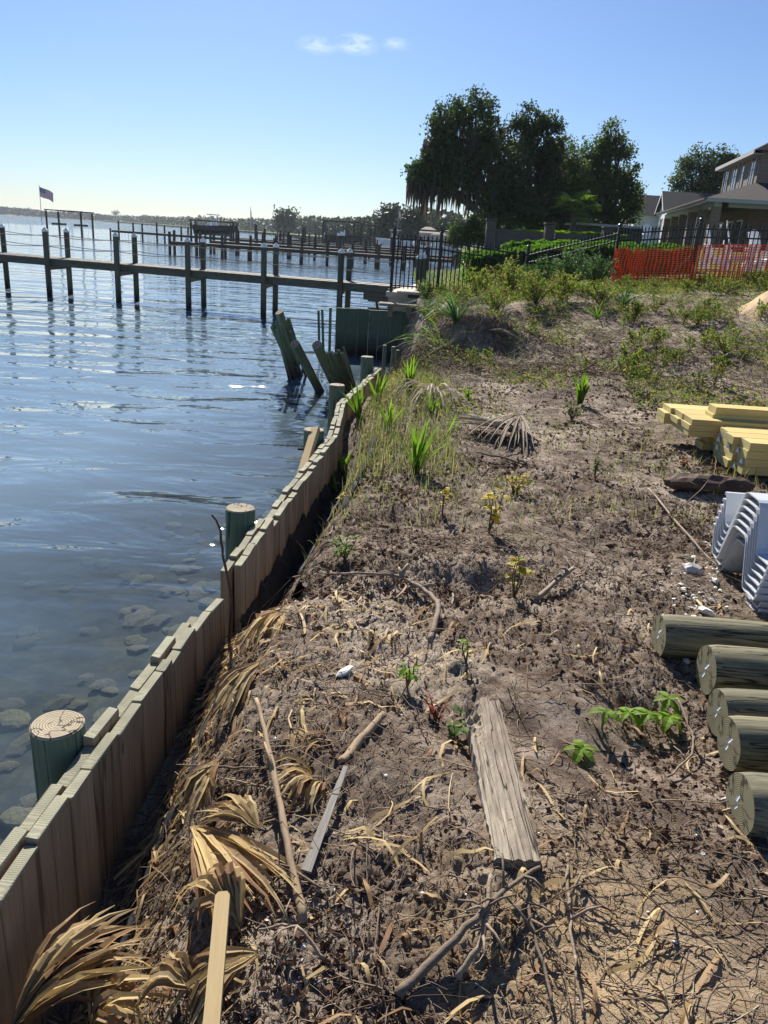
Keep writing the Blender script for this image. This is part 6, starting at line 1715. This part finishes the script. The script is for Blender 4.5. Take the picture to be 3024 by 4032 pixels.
# the bright creeper left of the logs: several whorls of five leaflets
for k, (dx, dy, h) in enumerate(((1300, 1560, .085), (1345, 1555, .11), (1385, 1562, .12), (1420, 1548, .12), (1440, 1570, .09), (1262, 1615, .05))):
    leafy('creeper_sprig', ['leftmost whorl of the bright creeper beside the logs', 'second whorl of the bright creeper beside the logs', 'middle whorl of the bright creeper beside the logs', 'tallest whorl of the bright creeper beside the logs', 'whorl of the bright creeper nearest the logs', 'small low creeper whorl with a yellow leaf'][k], at(dx, dy + 22), 1, h, 6, .075, .017, 'brightleaf', 200 + k, .35, 'creeper', 'redstem', True, .55, 'whorls of the bright creeper')
LP = [('vine_sprout', 'yellow heart shaped leaves over the small hole', 1110, 1290, 4, .22, 4, .06, .024, 'yellowleaf', .35), ('vine_sprout', 'tall yellow green vine sprout in the middle distance', 1055, 1150, 4, .30, 5, .065, .024, 'yellowleaf', .3),
      ('vine_sprout', 'small bright sprout left of the weathered plank top', 878, 1500, 3, .12, 6, .04, .010, 'brightleaf', .5), ('weed_plant', 'bright green weed against the black cloth', 745, 1215, 7, .13, 9, .035, .010, 'brightleaf', 1.0),
      ('vine_sprout', 'yellow leaf sprout left of the tall vine sprout', 955, 1115, 3, .22, 4, .05, .018, 'yellowleaf', .4), ('weed_plant', 'reddish seedling at the top left of the weathered plank', 945, 1560, 5, .09, 5, .03, .007, 'redleaf', 1.0),
      ('weed_plant', 'small green seedling left of the weathered plank', 985, 1590, 3, .07, 6, .045, .016, 'weed', 1.0), ('weed_plant', 'orange and green weed patch near the grey fan', 1110, 1065, 8, .16, 10, .04, .012, 'yellowleaf', 1.0),
      ('weed_plant', 'green weed left of the lumber stack', 1285, 1030, 6, .16, 9, .04, .012, 'weed', .9), ('weed_plant', 'reddish seedling in front of the lower lumber stack', 1476, 1012, 5, .10, 8, .035, .008, 'redleaf', 1.0),
      ('weed_plant', 'tiny red seedling between the lumber stacks', 1545, 1018, 4, .07, 8, .03, .008, 'redleaf', 1.0), ('vine_sprout', 'thin sprout with two bright leaves above the plank', 1005, 1450, 2, .16, 5, .035, .010, 'brightleaf', .3),
      ('vine_sprout', 'orange leaf sprout left of the lumber', 1400, 880, 2, .22, 4, .06, .016, 'yellowleaf', .3), ('weed_plant', 'small yellow weed by the far bulkhead planks', 740, 1090, 3, .12, 5, .04, .014, 'yellowleaf', .6),
      ('weed_plant', 'pale green weed beneath the bright blade tuft', 1235, 905, 9, .22, 9, .05, .02, 'weed', .9)]
for k, (nm_, lab, dx, dy, ns, h, nl, ll, lw, mt, sp) in enumerate(LP):
    leafy(nm_, lab, at(dx, dy), ns, h, nl, ll, lw, mt, 230 + k, sp)
# bushy weeds and shrubs before the fence
def shrub(label, base, h, r, n, leaf, mat, seed, name='wild_shrub', cat='shrub', group=None, flat=.1, aspect=.4):
    rng_ = np.random.default_rng(seed); rr = random.Random(seed); t = thing(name, label, cat, base, group)
    ns = max(5, int(n / 60)); P = []; st = MB()
    for k in range(ns):
        a = rr.uniform(0, 6.283); q = rr.random() ** .6; top = np.array([math.cos(a) * r * q, math.sin(a) * r * q, h * (1 - .35 * q * q) * rr.uniform(.7, 1.08)])
        st.tube([(0, 0, 0), tuple(top * .5 + np.array([0, 0, .08 * h])), tuple(top)], [.012 * h, .008 * h, .002], 4, cap=False)
        f = rng_.uniform(.25, 1.02, n // ns)[:, None]; P.append(top * f + np.array([0, 0, .12 * h]) * np.sin(f * math.pi) + rng_.normal(size=(n // ns, 3)) * (.07 * h + .03) * (1.15 - f))
    V, F = leaf_quads(np.concatenate(P), leaf, aspect, flat, 0, rng_)
    st.build('stems', M['stem'], t); link('leaves', np_mesh('leaves', V, F, M[mat]), t)
    return t
def Z6(x, y): return ((1500 + .663 * x) / 1.823, (900 + .663 * y) / 1.823)
def atY(dx, Y):
    """soil point on the bearing of image column dx (taken at the fence line) at distance Y"""
    p = DY(dx, 600, Y); return (p.x, Y, gz1(p.x, Y))
SH = [(1235, 17.6, 1.05, .55, 2600, .055, 'shrub', 'tall feathery grey green shrub against the black fence'), (1175, 18.2, .85, .5, 2000, .055, 'shrub', 'feathery shrub left of the tallest one'),
      (1290, 18.6, .9, .5, 1800, .055, 'shrub', 'feathery shrub between the tallest one and the orange net'), (1105, 17.8, .85, .65, 2400, .048, 'weed', 'rounded green bush before the middle of the hedge'),
      (1040, 17.2, .75, .6, 2000, .048, 'weed', 'yellow spotted vine bush at the left end of the hedge'), (995, 16.8, .45, .5, 1200, .048, 'weed', 'low green bush above the bank palmetto'),
      (925, 18.9, .40, .35, 900, .042, 'weed', 'ivy clump hanging over the corner of the seawall'), (1075, 14.8, .55, .5, 1500, .045, 'weed', 'green weed clump above the mound'),
      (1165, 15.2, .62, .5, 1600, .045, 'weed', 'green yellow weed clump right of the mound weeds'), (1220, 16.0, .6, .6, 1700, .05, 'weed', 'sunlit vine mass left of the dark palmetto'),
      (1310, 15.4, .55, .5, 1500, .05, 'weed', 'broad leaved weed mass around the dark palmetto'), (1420, 17.6, .35, .45, 900, .042, 'weed', 'low bright weeds below the start of the orange net'),
      (1490, 17.4, .30, .5, 800, .042, 'weed', 'low weeds below the middle of the orange net'), (1575, 17.2, .35, .5, 900, .042, 'weed', 'low weeds left of the sand heap top'),
      (870, 12.2, .35, .35, 900, .05, 'brightleaf', 'bright leafy weeds at the edge of the cove'), (1440, 12.6, .35, .4, 900, .042, 'weed', 'weed clump on the right slope below the sand heap'),
      (1600, 12.2, .38, .45, 900, .042, 'weed', 'weed clump at the right edge above the lumber'), (1530, 14.2, .35, .45, 900, .045, 'weed', 'weed clump left of the foot of the sand heap'),
      (1385, 14.4, .4, .4, 900, .045, 'weed', 'weed clump below the low bright net weeds'), (960, 14.2, .4, .4, 900, .055, 'weed', 'dark weeds on the top of the washed-out bank')]
for k, (dx, Y, h, r, n, lf, mt, lab) in enumerate(SH):
    shrub(lab, atY(dx, Y), h, r, n, lf, mt, 300 + k)
# scattered small weeds, all alike
protos = []
for k in range(5):
    o = shrub('small leafy weed scattered over the slope below the fence', (0, 0, 0), .28, .17, 260, .036, 'weed', 400 + k, 'small_weed', 'weed', 'small weeds on the slope', .2, .5); protos.append(o)
placed = 0; rr = random.Random(77)
while placed < 150:
    y = 9 + 10 * rr.random() ** .8; x = .9 + rr.random() * (.62 * y - .3)
    if fbm(np.array([x * .6]), np.array([y * .6]), 3, 33)[0] < .44 - .012 * (y - 9): continue
    p = protos[placed % 5]; o = p if placed < 5 else dup(p)
    s = rr.uniform(.6, 1.35); o.location = (x, y, gz1(x, y)); o.rotation_euler = (0, 0, rr.uniform(0, 6.28)); o.scale = (s, s, s * rr.uniform(.7, 1.2)); placed += 1
# low ground cover and dry grass
rng = np.random.default_rng(44)
n = 90000
y = 7.5 + 12.8 * rng.uniform(0, 1, n) ** .75; x = np.interp(y, EY, EX) * (y > 10.4) + wall_x(y) * (y <= 10.4) + .25 + rng.uniform(0, 1, n) * (.66 * y)
k = fbm(x * 1.1, y * 1.1, 3, 36) + .022 * (y - 12) + .12 * (fbm(x * 5, y * 5, 2, 37) - .5) > .52
x, y = x[k], y[k]
z = gz(x, y) + rng.uniform(0, 1, len(x)) ** 2 * (.10 + .10 * vnoise(x * 1.7, y * 1.7, 3))
V, F = leaf_quads(np.stack([x, y, z], 1), .038, .5, .35, 0, rng)
tag(link('ground_cover', np_mesh('ground_cover', V, F, M['weed'])), 'low creeping weeds covering the slope below the fence', 'ground cover', kind='stuff')
def grass(n, y0, y1, h, w, rng, thr, seed, mat, name, label, wide=.7):
    y = y0 + (y1 - y0) * rng.uniform(0, 1, n); xl = np.where(y < 10.4, wall_x(y) + .15, np.interp(y, EY, EX) + .05); x = xl + rng.uniform(0, 1, n) * (.3 + wide * y - xl)
    k = fbm(x * 1.0, y * 1.0, 3, seed) > thr; x, y = x[k], y[k]; n = len(x); z = gz(x, y)
    a = rng.uniform(0, 6.283, n); L = h * rng.uniform(.4, 1.2, n); ln = rng.uniform(.1, 1.1, n)
    V = np.empty((n, 3, 2, 3))
    for j, (t, ww) in enumerate(((0, 1), (.55, .8), (1, .1))):
        for q, s in enumerate((-1, 1)):
            V[:, j, q, 0] = x + np.cos(a) * ln * L * t ** 1.6 - np.sin(a) * s * w * ww; V[:, j, q, 1] = y + np.sin(a) * ln * L * t ** 1.6 + np.cos(a) * s * w * ww; V[:, j, q, 2] = z + L * t * (1 - .35 * ln * t)
    base = (np.arange(n) * 6)[:, None]; F = np.concatenate([base + np.array([[j * 2, j * 2 + 1, j * 2 + 3, j * 2 + 2]]) for j in range(2)])
    tag(link(name, np_mesh(name, V.reshape(-1, 3), F, M[mat])), label, 'grass', kind='stuff')
grass(16000, 4.2, 19.5, .13, .0025, rng, .50, 51, 'grass', 'dry_grass', 'thin dry grass among the weeds on the slope')
grass(2600, 5.5, 9.5, .22, .0022, rng, .40, 52, 'grass', 'wall_grass', 'wispy grass along the inside of the far bulkhead', .04)
grass(9000, 17.5, 21.5, .16, .006, rng, .35, 53, 'weed', 'fence_grass', 'green grass along the foot of the black fence')
grass(20000, 20.8, 34, .10, .010, rng, .30, 54, 'weed', 'lawn_grass', 'short green lawn beyond the fence', .6)
# brush growing on the dark bank of the cove
for k, (x, y, h, n, mt, lab) in enumerate(((.55, 13.4, .5, 900, 'oakleaf2', 'dark brush at the foot of the cove bank'), (.75, 15.2, .55, 1000, 'oakleaf2', 'dark brush in the middle of the cove bank'), (.75, 17.0, .6, 1100, 'oakleaf2', 'dark brush at the back of the cove bank'), (.7, 18.6, .55, 900, 'oakleaf2', 'dark brush where the cove meets the seawall'))):
    shrub(lab, (x, y, gz1(x, y) - .05), h, .45, n, .05, mt, 450 + k, 'bank_brush', 'brush')
# pale stones added to stand in for a bright sunlit patch in the cove
rs = [rock_mesh('pale_stone', M['shell'], 560 + k, .6, .4, 1) for k in range(3)]
b = MB()
for k in range(120):
    x, y = rnd.gauss(.30, .2), rnd.gauss(12.1, .45); s = rnd.uniform(.015, .05); rm = Euler((rnd.random(), rnd.random(), rnd.uniform(0, 6))).to_matrix()
    me = rs[k % 3]; b.add([rm @ (v.co * s) + Vector((x, y, gz1(x, y) + s * .4)) for v in me.vertices], [tuple(p.vertices) for p in me.polygons])
tag(b.build('bright_patch_stones', M['shell']), 'pale stones standing in for a bright sunlit patch at the head of the cove', 'stones', kind='stuff')

# ------------------------------------------------------------------ thin summer haze over the water
b = MB(); b.box((-900, 2230, 8.5), (4200, 4500, 30))
m, nt, out = newmat('haze_air')
pv = N(nt, 'ShaderNodeVolumePrincipled', {'Color': (.80, .88, .96, 1), 'Density': .00013, 'Anisotropy': .2})
nt.links.new(pv.outputs[0], out.inputs['Volume'])
tag(b.build('haze', m), 'thin pale haze over the water and far shore', 'haze', kind='stuff')
